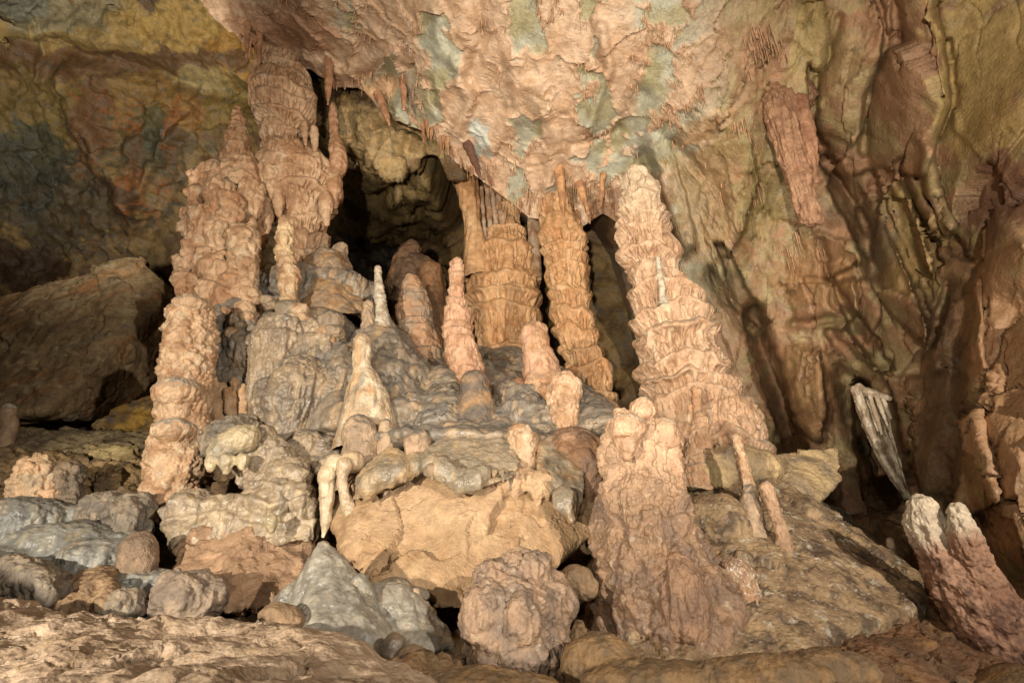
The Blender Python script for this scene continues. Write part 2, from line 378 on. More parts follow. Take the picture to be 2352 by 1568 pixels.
def make_ceiling():
    pxs = np.concatenate([np.arange(-400, 380, 18), np.arange(380, 2380, 3.6), np.arange(2380, 3100, 16)])
    lipy = np.interp(pxs, lip[:, 0], lip[:, 1])
    nv = 330
    v = np.concatenate([np.linspace(0, 1, nv)])
    top = -640.0
    PX = np.repeat(pxs[None], nv, 0)
    vv = v[:, None]
    # rows: dense inside the frame, wide above it
    inside = np.minimum(-20, lipy - 10)
    PY = np.where(vv < 0.86, lipy + (inside - lipy) * (vv / 0.86), inside + (np.minimum(top, inside - 60) - inside) * ((vv - 0.86) / 0.14))
    pts = np.stack([PX.ravel(), PY.ravel()], 1)
    Yd = rbf(CEIL, pts)
    P = at(pts[:, 0], pts[:, 1], Yd)
    Fc = gridfaces(nv, len(pxs), False)
    n = normals(P, Fc)
    if ((P - CAM) * n).sum() > 0: Fc = Fc[:, ::-1]; n = -n
    px, py = pts.T
    rel = np.zeros(len(px))
    wob = 6 * fbm(P / 0.2, 3)
    def rdg(pl, wd, am):
        nonlocal rel
        rel = rel + am * np.exp(-((polydist(px + wob, py - wob, pl)) / wd) ** 2)
    # ribs and clefts of the right wall
    for pl, wd, am in [
        ([(2089, -100), (2100, 167), (2045, 340)], 60, .30), ([(1870, -50), (1960, 120), (1930, 260)], 50, .22), ([(1760, 230), (1800, 120), (1830, 0)], 40, -.15),
        ([(1928, 44), (1900, 139), (1867, 223)], 10, -.16), ([(2056, 0), (2056, 72), (2045, 128), (2017, 167), (1989, 234), (1984, 345)], 11, -.24),
        ([(2142, -60), (2173, 139), (2184, 234), (2156, 312)], 12, -.22), ([(1870, 320), (1889, 362), (1956, 445), (1989, 534), (2006, 620)], 22, -.5),
        ([(1633, 629), (1694, 740), (1728, 760)], 14, -.45), ([(1728, 723), (1778, 873), (1830, 1010)], 24, -.6), ([(1822, 745), (1945, 730), (1990, 800)], 11, -.3), ([(1905, 765), (1966, 835), (2040, 880)], 11, -.3),
        ([(1880, 560), (1905, 640), (1920, 700), (1980, 740)], 10, -.25), ([(2040, 390), (2090, 500), (2130, 620)], 15, .25), ([(2060, 380), (2110, 480), (2170, 560)], 9, -.25), ([(2120, 320), (2140, 430), (2180, 520)], 14, .22),
        ([(2005, 430), (2050, 540), (2100, 640)], 9, -.25), ([(2010, 540), (2060, 660), (2120, 740), (2150, 840)], 22, .25), ([(2180, 650), (2130, 790), (2080, 870)], 14, -.3), ([(2160, 560), (2240, 560), (2352, 440)], 22, -.2),
        ([(2352, 570), (2270, 680), (2250, 860), (2300, 1050), (2330, 1250)], 55, .38), ([(2240, 640), (2190, 800), (2180, 950), (2250, 1200)], 25, -.25), ([(2230, 350), (2330, 250), (2400, 150)], 40, .1),
        ([(1950, 870), (1960, 960), (2040, 1100), (2080, 1180)], 40, -.7), ([(1700, 1000), (1790, 1010), (1850, 1090)], 45, -.5), ([(1550, 330), (1640, 420), (1700, 600)], 14, -.12), ([(1480, 360), (1500, 460), (1540, 620)], 16, -.25),
        ([(1500, 330), (1530, 450), (1580, 560)], 18, .2), ([(1400, 340), (1470, 220)], 24, -.14), ([(1310, 330), (1420, 300)], 12, -.1), ([(1130, 330), (1190, 260), (1180, 130)], 24, .16), ([(1260, 420), (1280, 330), (1220, 200)], 22, .14),
        ([(840, 180), (920, 190), (960, 280)], 30, -.18), ([(820, 175), (870, 245), (910, 265)], 9, .12), ([(930, 150), (980, 180), (1010, 250)], 8, -.14), ([(1040, 140), (1080, 230), (1050, 300)], 14, .14),
        ([(700, 130), (790, 170), (900, 120)], 16, .14), ([(560, 60), (660, 60), (760, 90)], 40, .22), ([(1380, 60), (1400, 160), (1350, 290)], 12, .12), ([(1100, 0), (1110, 90), (1080, 180)], 16, -.1), ([(1000, 20), (1010, 120)], 14, .1)]:
        rdg(pl, wd, am)
    def plate(poly, am, soft=5):
        nonlocal rel
        poly = np.array(poly, float); X, Y_ = px + wob * .8, py - wob * .8; ins = np.zeros(len(px), bool)
        for (x0, y0), (x1, y1) in zip(poly, np.roll(poly, -1, 0)):
            cr = ((y0 > Y_) != (y1 > Y_)) & (X < (x1 - x0) * (Y_ - y0) / (y1 - y0 + 1e-9) + x0); ins ^= cr
        near = (px > poly[:, 0].min() - 40) & (px < poly[:, 0].max() + 40)
        sd = np.full(len(px), -99.0); sd[near] = polydist(X[near], Y_[near], np.concatenate([poly, poly[:1]])) * np.where(ins[near], 1, -1)
        cx, cy = poly.mean(0); rg = random.Random(int(cx * 7 + cy)); an = rg.uniform(-.6, .6) + (0 if am > 0 else math.pi / 2); ex = max(np.ptp(poly[:, 0]), 1) / 2; ey = max(np.ptp(poly[:, 1]), 1) / 2
        tl = np.clip(1 + 1.1 * (math.cos(an) * (px - cx) / ex * .8 + math.sin(an) * (py - cy) / ey * .5), 0, 2.2) if am > 0 else 1.0
        rel = rel + am * tl * ss(-soft, soft, sd)
    for poly, am in [([(1880, -50), (1990, -50), (2030, 60), (2010, 180), (1985, 300), (1950, 340), (1890, 300), (1870, 220), (1915, 130)], .22),
        ([(2000, -60), (2140, -60), (2175, 140), (2185, 240), (2150, 330), (2130, 400), (2060, 395), (1995, 390), (1985, 300), (2025, 170), (2050, 100)], .36),
        ([(2150, -80), (2700, -80), (2700, 250), (2352, 300), (2290, 380), (2240, 350), (2190, 300), (2190, 200)], .16),
        ([(2040, 390), (2062, 390), (2100, 480), (2130, 590), (2140, 640), (2115, 620), (2080, 520)], .3), ([(2075, 400), (2100, 395), (2150, 500), (2175, 560), (2160, 570), (2120, 500)], .34), ([(2110, 330), (2140, 330), (2160, 430), (2200, 520), (2185, 540), (2140, 450)], .38),
        ([(2000, 420), (2025, 420), (2060, 540), (2110, 640), (2135, 720), (2110, 700), (2050, 600)], .22), ([(1960, 400), (2000, 400), (2010, 480), (2000, 560), (1970, 500)], -.5), ([(2150, 450), (2170, 450), (2200, 540), (2230, 600), (2190, 590)], -.4),
        ([(1800, 560), (1880, 530), (1960, 560), (1975, 600), (1900, 640), (1810, 640)], .26), ([(1790, 640), (1890, 650), (1960, 640), (1975, 720), (1930, 760), (1830, 740)], .34), ([(1900, 660), (2000, 640), (2030, 720), (1990, 790), (1920, 760)], .2),
        ([(1880, 760), (1960, 780), (2040, 880), (2050, 910), (1960, 880), (1900, 810)], .3), ([(1800, 800), (1880, 800), (1900, 950), (1880, 1010), (1820, 960)], .3), ([(1700, 720), (1740, 700), (1800, 850), (1840, 1000), (1800, 1010), (1740, 880)], -.7),
        ([(1890, 350), (1930, 400), (1990, 520), (2000, 600), (1970, 560), (1900, 430)], -.55), ([(1960, 870), (2060, 920), (2090, 1100), (2090, 1260), (2000, 1200), (1960, 1000)], -1.8), ([(1640, 560), (1665, 560), (1710, 660), (1770, 740), (1750, 760), (1690, 700)], -.6), ([(1905, 630), (1985, 735), (2050, 850), (2030, 860), (1960, 770)], -.5), ([(1860, 150), (1885, 160), (1875, 290), (1900, 345), (1880, 350), (1855, 260)], -.45), ([(1990, 520), (2030, 520), (2090, 640), (2130, 760), (2120, 800), (2060, 720), (2000, 600)], .36),
        ([(2130, 740), (2260, 640), (2260, 900), (2300, 1150), (2200, 1200), (2110, 1090), (2080, 900)], .22), ([(2352, 560), (2290, 590), (2262, 700), (2250, 860), (2290, 1060), (2330, 1300), (2360, 1400), (2800, 1500), (2800, 500)], .2),
        ([(1500, 330), (1540, 330), (1570, 430), (1600, 560), (1570, 590), (1530, 480)], .16), ([(1640, 330), (1720, 300), (1745, 420), (1700, 560), (1640, 600), (1600, 480)], .14)]:
        plate(poly, am)
    u = 0.0042; q = P / u
    xw = ss(1500, 1750, px)                                        # ceiling -> right wall
    edge, idv, tilt = plates_of(P)
    thr = np.interp(px, [700, 900, 1250, 1450, 1600], [1.0, .78, .62, .44, .10]) + .1 * ss(300, 450, py) * ss(1600, 1400, px)
    cm = 1 - ss(-.02, .06, idv - thr) * ss(-.04, .10, edge - .02 - .22 * fbm(q / 60 + 3, 5, .6))
    cm = cm * (1 - ss(1700, 1950, px))
    d1 = detail(P, n, u, dict(fbm=[(200, 9)], crack=[(200, 4, .012)]), 3) + u * (10 * tilt + 2 * (idv - .5))
    d2 = detail(P, n, u, dict(facet=[(190, 26), (60, 4)], fstretch=(.6, 1, 1.6), fbm=[(120, 4), (20, .8)], crack=[(170, 30, .04)], cstretch=(.5, 1, 1.9)), 5)
    d3 = detail(P, n, u, dict(fbm=[(7, .9), (30, 1.2)], knob=[(13, .9)]), 6) + u * 4 * np.exp(-(edge / .10) ** 2) * (1 + fbm(q / 20, 3))
    smooth = ss(2130, 2200, px) * ss(420, 330, py)
    tow = CAM - P; tow /= np.linalg.norm(tow, axis=1, keepdims=True)
    V = P + tow * rel[:, None]; n1_ = normals(V, Fc); n1_ = n * .6 + n1_ * .4
    V = V + n1_ * ((d1 * (1 - xw) + d2 * xw) * (1 - .75 * smooth) + cm * (d3 + 0.02))[:, None]
    n2 = normals(V, Fc)
    # tints
    bare = np.array(c(184, 178, 154)) * (1 - ss(-.2, .3, fbm(q / 120 + 9, 3)))[:, None] + c(174, 162, 124) * ss(-.2, .3, fbm(q / 120 + 9, 3))[:, None]
    m = ss(-.3, .3, fbm(q / 60 + 5, 4))[:, None]; cr = c(214, 180, 148) * m + c(200, 162, 128) * (1 - m)
    C = bare * 0.95 * (1 - cm[:, None]) + cr * cm[:, None]
    m = ss(-.2, .25, fbm(q / np.array((60, 90, 120)) + 41, 4))[:, None]; m2 = ss(-.05, .3, fbm(q / 75 + 77, 4, .6))[:, None]
    wallc = (c(170, 146, 104) * m + c(160, 126, 92) * (1 - m)); wallc = wallc * (1 - m2) + c(174, 132, 98) * m2
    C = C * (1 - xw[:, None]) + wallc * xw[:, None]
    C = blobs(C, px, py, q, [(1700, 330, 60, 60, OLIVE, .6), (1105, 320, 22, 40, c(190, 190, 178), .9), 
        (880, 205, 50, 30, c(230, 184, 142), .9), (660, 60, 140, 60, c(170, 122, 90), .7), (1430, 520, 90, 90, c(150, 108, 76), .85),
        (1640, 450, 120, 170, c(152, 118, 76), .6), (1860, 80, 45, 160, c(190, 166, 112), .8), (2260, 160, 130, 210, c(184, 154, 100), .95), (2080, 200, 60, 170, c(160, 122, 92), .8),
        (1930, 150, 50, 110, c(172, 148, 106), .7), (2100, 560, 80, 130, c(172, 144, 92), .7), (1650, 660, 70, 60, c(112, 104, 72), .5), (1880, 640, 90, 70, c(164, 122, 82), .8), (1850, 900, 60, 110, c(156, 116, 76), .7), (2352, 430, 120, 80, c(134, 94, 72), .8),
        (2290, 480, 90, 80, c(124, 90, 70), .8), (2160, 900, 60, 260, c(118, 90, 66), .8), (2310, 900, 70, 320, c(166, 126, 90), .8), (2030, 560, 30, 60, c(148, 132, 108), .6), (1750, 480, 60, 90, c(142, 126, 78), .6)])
    # lip: the sheet turns up and back over its own edge, so the slab has thickness
    ncol = len(pxs); V = V.reshape(nv, ncol, 3); C = C.reshape(nv, ncol, 3)
    rows, crow = [], []
    for k, (dy, dz) in enumerate([(3.5, 2.6), (2.2, 1.4), (1.2, .75), (.6, .42), (.3, .28), (.13, .17), (.05, .08)]):
        k_ = 1 - ss(1500, 1600, pxs); st_ = ss(600, 700, pxs) * ss(1120, 1040, pxs); dy = dy * (1 - .9 * st_); e = V[0] + np.stack([np.zeros(ncol), dy * k_ + (1 - k_) * .02 * dy, dz * k_ - (1 - k_) * dz], -1); rows.append(e); crow.append(C[0] * 0.9)
    V = np.concatenate([np.array(rows), V]); C = np.concatenate([np.array(crow), C]); nr = len(V)
    k0 = int(np.searchsorted(pxs, 1760))
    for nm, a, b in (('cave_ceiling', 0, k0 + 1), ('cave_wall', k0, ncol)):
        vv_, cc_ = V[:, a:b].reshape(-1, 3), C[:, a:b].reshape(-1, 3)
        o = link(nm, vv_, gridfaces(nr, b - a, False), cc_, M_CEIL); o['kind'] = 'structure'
make_ceiling()

REAR = [(-700, -500, 6.0), (600, -500, 6.6), (1500, -500, 7.5), (-700, 200, 7.0), (0, 0, 7.6), (300, 20, 7.9), (600, 200, 9.2), (0, 100, 7.9), (0, 170, 8.8), (300, 220, 9.4), (0, 400, 10), (300, 420, 10.6), (0, 650, 11.5), (400, 650, 12.5), (700, 450, 10.5), (560, 330, 10),
        (900, 250, 6.4), (770, 230, 6.7), (780, 330, 7.0), (900, 320, 6.65), (1000, 330, 6.55), (1050, 400, 6.9), (960, 400, 6.95), (860, 420, 7.4), (900, 480, 8.2), (900, 560, 12.5), (780, 600, 14), (900, 640, 14), (1000, 560, 12), (1200, 600, 10), (1500, 600, 9.0), (1500, 1100, 8.6), (-700, 1000, 9), (200, 1000, 12), (900, 1100, 13), (1200, 1000, 10)]
def make_rear():
    pxs = np.concatenate([np.arange(-700, -20, 24), np.arange(-20, 1260, 4.2), np.arange(1260, 1700, 12)]); pys = np.concatenate([np.arange(-500, -20, 24), np.arange(-20, 720, 4.2), np.arange(720, 1300, 16)])
    PX, PY = np.meshgrid(pxs, pys); px, py = PX.ravel(), PY.ravel()
    P = at(px, py, rbf(REAR, np.stack([px, py], 1)))
    Fc = gridfaces(len(pys), len(pxs), False); n = normals(P, Fc)
    if ((P - CAM) * n).sum() > 0: Fc = Fc[:, ::-1]; n = -n
    u = .0072; q = P / u
    wob = 14 * fbm(P / .5, 3)
    rel = np.zeros(len(px))
    for pl, wd, am in [([(-100, 95), (100, 110), (330, 165), (470, 205), (600, 235)], 22, -.35), ([(-100, 60), (200, 80), (500, 130), (600, 190)], 26, .25), ([(150, 160), (190, 280), (250, 380), (300, 470)], 26, .4), ([(90, 110), (95, 190)], 9, .2),
        ([(320, 300), (290, 400), (310, 520)], 18, .25), ([(420, 280), (330, 430)], 14, .2), ([(985, 380), (1040, 470), (1060, 560)], 16, -.8), ([(860, 290), (900, 275), (960, 300)], 12, -.4), ([(1000, 400), (960, 420), (860, 460)], 14, -.3)]:
        rel += am * np.exp(-(polydist(px + wob, py + wob, pl) / wd) ** 2)
    rr = ss(780, 860, px) * ss(480, 400, py)
    d1 = detail(P, n, u, dict(facet=[(110, 20), (45, 6)], fbm=[(120, 16), (22, 4)], crack=[(150, 10, .06)]), 11)
    d2 = detail(P, n, u, dict(facet=[(60, 22), (26, 9)], fbm=[(30, 6)], crack=[(34, 7, .1)]), 12)
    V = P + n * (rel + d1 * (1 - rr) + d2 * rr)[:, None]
    m = ss(-.3, .3, fbm(q / np.array((70, 70, 45)), 5, .6))[:, None]
    C = c(152, 124, 78) * m + c(120, 94, 64) * (1 - m)
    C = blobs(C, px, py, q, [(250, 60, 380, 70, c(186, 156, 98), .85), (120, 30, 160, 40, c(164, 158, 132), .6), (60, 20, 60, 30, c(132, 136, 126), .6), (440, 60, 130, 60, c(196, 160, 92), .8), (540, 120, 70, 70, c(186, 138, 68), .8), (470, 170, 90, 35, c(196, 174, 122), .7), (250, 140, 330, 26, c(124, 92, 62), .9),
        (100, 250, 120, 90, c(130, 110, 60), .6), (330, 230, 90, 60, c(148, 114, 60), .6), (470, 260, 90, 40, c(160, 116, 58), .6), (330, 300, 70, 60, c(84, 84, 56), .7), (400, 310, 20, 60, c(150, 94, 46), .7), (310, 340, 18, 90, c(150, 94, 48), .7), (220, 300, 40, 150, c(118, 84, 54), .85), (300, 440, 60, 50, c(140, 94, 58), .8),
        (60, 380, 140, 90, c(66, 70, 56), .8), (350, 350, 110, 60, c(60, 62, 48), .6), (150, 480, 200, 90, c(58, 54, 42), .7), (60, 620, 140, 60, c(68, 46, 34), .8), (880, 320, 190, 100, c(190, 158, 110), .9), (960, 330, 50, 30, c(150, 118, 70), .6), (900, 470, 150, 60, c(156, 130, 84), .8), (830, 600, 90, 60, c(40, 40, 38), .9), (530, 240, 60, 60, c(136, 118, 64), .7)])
    vn = fbm(q / np.array((46, 46, 80)) + 21, 4, .55); m = (ss(.085, .03, np.abs(vn)) * ss(-.1, .2, fbm(q / 110 + 5, 2)) * ss(120, 200, px) * ss(600, 520, px) * ss(170, 230, py) * ss(560, 460, py))[:, None] * .8; C = C * (1 - m) + c(164, 98, 48) * m
    m = ss(.28, .42, fbm(q / 16 + 60, 4, .6))[:, None] * .5; C = C * (1 - m) + c(92, 98, 92) * m
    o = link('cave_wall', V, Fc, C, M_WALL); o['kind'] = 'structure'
make_rear()

FLOOR = [at(*p) for p in [(-200, 1600, 2.0), (500, 1640, 2.0), (1000, 1620, 2.2), (1600, 1600, 2.4), (2352, 1600, 2.6), (2900, 1600, 2.6), (-400, 1400, 3.6), (300, 1430, 3.6), (900, 1470, 3.6), (1400, 1400, 3.8), (2000, 1420, 3.8), (-400, 1230, 5), (250, 1260, 5), (900, 1200, 5),
         (1500, 1150, 5.4), (2080, 1330, 5.4), (-300, 1060, 7), (200, 1030, 7), (700, 960, 7), (1300, 980, 7), (1900, 1150, 7.2), (-500, 960, 9.5), (200, 960, 9.5), (700, 900, 9.5), (1300, 950, 9.5), (-800, 940, 14), (400, 940, 14), (1400, 950, 14)]]
def make_floor():
    xs = np.arange(-8, 8, .035); ys = np.arange(.7, 13, .04); X, Yy = np.meshgrid(xs, ys)
    z = rbf(FLOOR, np.stack([X.ravel(), Yy.ravel()], 1))
    P = np.stack([X.ravel(), Yy.ravel(), z], -1); Fc = gridfaces(len(ys), len(xs), False)
    n = normals(P, Fc)
    if n[:, 2].mean() < 0: Fc = Fc[:, ::-1]; n = -n
    u = .004
    V = P + n * detail(P, n, u, dict(facet=[(120, 30), (50, 12)], fbm=[(160, 24), (30, 6)], crack=[(90, 14, .08)]), 21)[:, None]
    o = link('cave_floor', V, Fc, colour(V, normals(V, Fc), u, dict(a=c(150, 118, 84), b=c(120, 98, 70), s=70, patch=[(c(96, 84, 72), 50, .05, .4, .7), (OCHRE, 70, .2, .5, .4)]), 21), M_ROCK); o['kind'] = 'structure'
make_floor()

# ================================================================== columns and stalagmites
C_COL = dict(a=c(204, 166, 130), b=c(176, 132, 96), s=70, patch=[(c(158, 118, 86), 90, .15, .5, .6), (c(216, 190, 156), 50, .25, .5, .5)], streak=[(c(160, 108, 74), 9, .1, .5, .5), (c(216, 186, 150), 12, .15, .5, .4)], top=[(c(168, 146, 124), .45, .9)])
C_COLR = dict(a=c(206, 168, 134), b=c(190, 150, 116), s=60, streak=[(c(160, 112, 80), 9, .15, .5, .5), (c(222, 198, 164), 12, .15, .5, .4)], top=[(c(172, 152, 130), .45, .9)], alt=[(c(222, 200, 168), 4.9, 6.2, .7)])
C_WARM = dict(a=c(208, 162, 116), b=c(192, 142, 96), s=60, streak=[(c(170, 116, 74), 8, .1, .5, .5), (c(222, 186, 142), 14, .15, .5, .45)], top=[(c(176, 142, 104), .5, .9)])
C_KNOB = dict(a=c(204, 168, 132), b=c(178, 138, 102), s=40, patch=[(c(216, 192, 160), 30, .1, .4, .5), (c(150, 116, 88), 40, .2, .5, .5)])
C_GREYT = dict(a=c(184, 154, 124), b=c(154, 130, 106), s=50, top=[(c(120, 112, 104), .35, .8)], patch=[(c(190, 160, 124), 40, .1, .4, .5)])
C_PALE = dict(a=c(210, 188, 158), b=c(190, 160, 126), s=40, patch=[(c(150, 140, 124), 40, .2, .5, .5)])
C_WHITE = dict(a=c(204, 190, 166), b=c(172, 150, 124), s=16)
def stalagmite(name, pts, Y, st, sp, label, cat, group=None, mat=None, seed=0, step=2.4, parent=None, **kw):
    V, Fc = tube(pts, Y, step, **kw)
    o = finish(name, V, Fc, st, sp, mat or M_DRIP, seed, parent)
    if parent is None: tag(o, label, cat, group)
    return o
TIER = lambda sp, a, fw, fd, **k: dict(tier=(sp, a * 1.7, fw, fd), fbm=[(70, 8), (14, 1.6)], **k)
KN = lambda *k, f=5: dict(knob=[(a, b * 1.35) for a, b in k], fbm=[(60, f * 1.5), (20, f * .5), (9, 1.2)])
# right tall column
stalagmite('cave_column', [(1456, 388, 30), (1464, 430, 40), (1470, 480, 46), (1480, 540, 56), (1490, 595, 64), (1502, 630, 54), (1526, 690, 76), (1548, 760, 92), (1556, 800, 84), (1568, 850, 104), (1578, 890, 98), (1592, 925, 118), (1612, 965, 112), (1636, 1010, 118), (1650, 1060, 118), (1656, 1110, 110)], 5.5,
    TIER(54, 12, 9, 15), C_COLR, 'tall tiered fluted column leaning in front of the right wall, broken flat at its top', 'column', seed=1, dome=True, step=2.1)
# centre columns
stalagmite('cave_column', [(1272, 440, 38, 6.8), (1284, 500, 48, 6.8), (1294, 560, 51, 6.8), (1306, 650, 47, 6.75), (1320, 750, 48, 6.7), (1336, 810, 47, 6.6), (1354, 870, 48, 6.5), (1374, 930, 48, 6.4), (1392, 1000, 52, 6.3)], None,
    TIER(48, 8, 8, 13), C_WARM, 'slender orange banded column joining the ceiling between the wide column and the tall right column', 'column', seed=2, dome=False, step=2.1)
wide = stalagmite('cave_column', [(1162, 440, 18), (1158, 490, 30), (1158, 540, 44), (1160, 590, 72), (1158, 650, 80), (1154, 700, 84), (1160, 760, 82), (1170, 840, 86)], 7.5,
    TIER(58, 10, 9, 15), C_WARM, 'wide orange fluted column with a smooth pillar at its left, behind the dark mound', 'column', seed=4, dome=False, step=2.1)
stalagmite('pillar', [(1066, 360, 22), (1072, 420, 25), (1084, 500, 20), (1092, 560, 24), (1098, 640, 32)], 7.25, dict(streak=[(16, 5)], fbm=[(60, 4)]), C_WARM, '', '', seed=5, parent=wide, dome=False)
for k, (x, y0, y1, hw) in enumerate([(1122, 400, 540, 7), (1134, 400, 530, 6), (1148, 420, 520, 8), (1110, 430, 560, 5), (1228, 480, 640, 14)]):
    stalagmite('drip', [(x - 4, y0, hw), (x, (y0 + y1) / 2, hw), (x + 6, y1, hw * .8)], 7.3, dict(streak=[(8, 2)], fbm=[(20, 2)]), dict(a=c(196, 166, 138), b=c(160, 120, 88), s=30), '', '', seed=6 + k, parent=wide, dome=False)
# left tall column
lc = stalagmite('cave_column', [(642, 100, 40), (642, 150, 40), (646, 180, 54), (648, 205, 66), (652, 240, 70), (656, 280, 62), (652, 312, 46), (650, 335, 46), (660, 370, 70), (676, 415, 90), (690, 455, 92), (696, 490, 64), (700, 530, 46), (702, 580, 48), (712, 640, 70)], 6.0,
    TIER(44, 8, 8, 12), C_COL, 'tall bulging column reaching the ceiling at left, beside a pointed stalagmite', 'column', seed=8, dome=False, step=2.1)
for k, (x, y0, y1, hw, yy) in enumerate([(600, 225, 262, 12, 5.75), (766, 400, 480, 20, 5.8), (748, 440, 520, 16, 5.7), (612, 440, 540, 17, 5.75), (640, 430, 500, 14, 5.65), (722, 290, 350, 9, 5.7), (700, 280, 335, 9, 5.65)]):
    stalagmite('drip', [(x, y0, hw * .8), (x, y0 * .6 + y1 * .4, hw), (x + 2, y1, hw * .25)], yy, dict(streak=[(9, 2.5)], fbm=[(20, 2)], knob=[(14, 2)]), C_COL, '', '', seed=20 + k, parent=lc, tip=True)

# lumpy dripping column under the pointed stalagmite
def lobes(spec, Y):
    out = []
    for x, y, hw, ln, yy in spec:
        out.append(tube([(x, y - hw * .8, hw * .7), (x, y, hw), (x + 1, y + ln * .5, hw * .8), (x + 2, y + ln, hw * .2)], yy if yy else Y, 3.2, tip=True))
    return out
rng = random.Random(4)
parts = [tube([(547, 372, 34), (548, 400, 46), (552, 450, 50), (545, 520, 54), (535, 600, 58), (525, 680, 62), (515, 760, 70)], 5.7, 3)]
parts += lobes([(462, 415, 26, 70, 5.6), (490, 400, 30, 60, 5.5), (448, 445, 16, 40, 5.5), (505, 440, 32, 80, 5.35), (440, 490, 22, 50, 5.5), (470, 500, 36, 90, 5.4), (424, 515, 17, 32, 5.5), (500, 530, 30, 80, 5.3), (450, 560, 26, 70, 5.45), (478, 590, 24, 60, 5.3), (430, 600, 22, 60, 5.5),
                (420, 635, 24, 55, 5.45), (445, 650, 20, 46, 5.4), (500, 610, 36, 80, 5.25), (540, 640, 28, 60, 5.2), (480, 660, 24, 60, 5.2), (520, 680, 26, 60, 5.2), (575, 440, 26, 90, 5.5), (530, 470, 28, 60, 5.3), (560, 380, 20, 40, 5.5), (525, 385, 18, 34, 5.45), (538, 340, 16, 30, 5.45)], 5.4)
o = mass('cave_column', parts, .016, dict(knob=[(24, 7), (10, 3)], fbm=[(44, 13), (12, 3)], streak=[(9, 5)]), C_COL, M_DRIP, 30, 1)
stalagmite('spire', [(545, 243, 3), (545, 262, 10), (546, 300, 19), (547, 322, 26), (546, 345, 26), (548, 372, 36), (552, 410, 46), (556, 450, 48)], 5.62, dict(tier=(17, 5, 9, 3), knob=[(15, 4), (7, 1.5)], fbm=[(30, 4)]), C_COL, '', '', seed=29, parent=o)
tag(o, 'lumpy dripping column with a slim pointed stalagmite on top, left of the bulging column', 'column')
# front-left knobbly column
parts = [tube([(446, 684, 30), (440, 720, 44), (436, 780, 50), (428, 850, 52), (424, 920, 50), (412, 990, 52), (402, 1060, 58), (395, 1120, 54), (385, 1170, 44), (376, 1220, 22), (373, 1266, 5)], 4.4, 3, tip=True)]
k1 = mass('cave_column', parts, .009, KN((28, 9), (13, 6), (7, 2)), C_KNOB, M_DRIP, 31, 2)
tag(k1, 'slim knobbly column of stacked caps at the far left edge of the formation, tapering to a hanging tip', 'column')
for k, (x, y, rx, ry) in enumerate([(408, 905, 50, 52), (400, 992, 46, 44), (438, 700, 34, 24)]):
    V, Fc = fuse([ell(x, y, 4.28, rx, ry * .7, rx), tube([(x - 6, y, rx * .85), (x - 2, y + ry, rx * .5), (x, y + ry * 1.8, rx * .15)], 4.28, 3, tip=True)], .009, 3)
    finish('cap', V, Fc, dict(knob=[(18, 6), (8, 2)], streak=[(10, 3)]), dict(C_KNOB, top=[(c(170, 158, 140), .2, .7)]), M_DRIP, 33 + k, k1)

ST = []   # plain stalagmites: pts, Y, style, colours, label, material
def sg(pts, Y, st, sp, label, mat=None, ext=46, **kw):
    if ext: p, q_ = pts[-1], pts[-2]; pts = pts + [(p[0] + (p[0] - q_[0]) * .5, p[1] + ext, p[2] * (1.25 if p[2] > 20 else 1.7)) + ((p[3],) if len(p) > 3 else ())]
    ST.append((pts, Y, st, sp, label, mat, kw))
sg([(657, 500, 14), (656, 530, 17), (652, 570, 16), (660, 610, 20), (664, 640, 24), (662, 680, 18), (664, 730, 20), (664, 760, 26)], 5.1, KN((17, 6), (8, 2), f=3), dict(C_KNOB, a=c(214, 180, 138)), 'thin beaded stalagmite like a string of knobs, in front of the bulging left column')
sg([(558, 518, 24), (558, 550, 31), (560, 590, 30), (570, 630, 22), (570, 700, 26), (568, 740, 36)], 5.2, KN((20, 7), (9, 2)), C_KNOB, 'club shaped knobbly stalagmite between the lumpy column and the beaded one')
sg([(764, 235, 5), (766, 270, 7), (768, 310, 9), (774, 345, 17), (778, 380, 20), (760, 410, 22)], 5.9, KN((14, 4), f=2), dict(C_COL, a=c(196, 150, 116)), 'needle thin stalagmite on the right shoulder of the bulging column, below a stalactite')
sg([(778, 558, 16), (780, 600, 22), (790, 640, 30), (800, 700, 40)], 6.0, KN((30, 5)), C_GREYT, 'small double knobbed stalagmite at the right foot of the bulging left column')
sg([(738, 575, 30), (742, 610, 46), (750, 660, 62), (760, 720, 80)], 5.8, KN((36, 5)), dict(C_GREYT, a=c(164, 126, 86)), 'low rounded brown stalagmite at the foot of the bulging left column')
sg([(868, 611, 8), (869, 640, 9), (871, 670, 12), (874, 705, 15), (876, 740, 20), (878, 790, 26)], 5.3, dict(tier=(13, 2.6, 6, 0), fbm=[(20, 1.5)]), C_WHITE, 'thin whitish ringed stalagmite standing on the peak of the dark mound')
sg([(846, 690, 11), (846, 715, 13), (842, 780, 18)], 5.2, KN((9, 3), f=2), C_GREYT, 'stubby little stalagmite left of the thin whitish ringed one')
sg([(946, 632, 12), (946, 660, 24), (950, 700, 38), (956, 750, 44), (965, 800, 52), (975, 860, 60)], 5.9, dict(tier=(28, 5, 10, 3), fbm=[(40, 5)], knob=[(22, 3)]), dict(C_GREYT, a=c(180, 138, 104)), 'broad brown ringed stalagmite behind the dark mound, right of the whitish one')
sg([(938, 560, 8), (936, 590, 28), (945, 620, 52), (960, 680, 72), (970, 760, 90)], 7.4, dict(fbm=[(50, 10), (16, 3)], facet=[(50, 8)]), dict(a=c(128, 92, 62), b=c(104, 80, 60)), 'dim pointed brown rock cone far back in front of the dark hollow', M_ROCK)
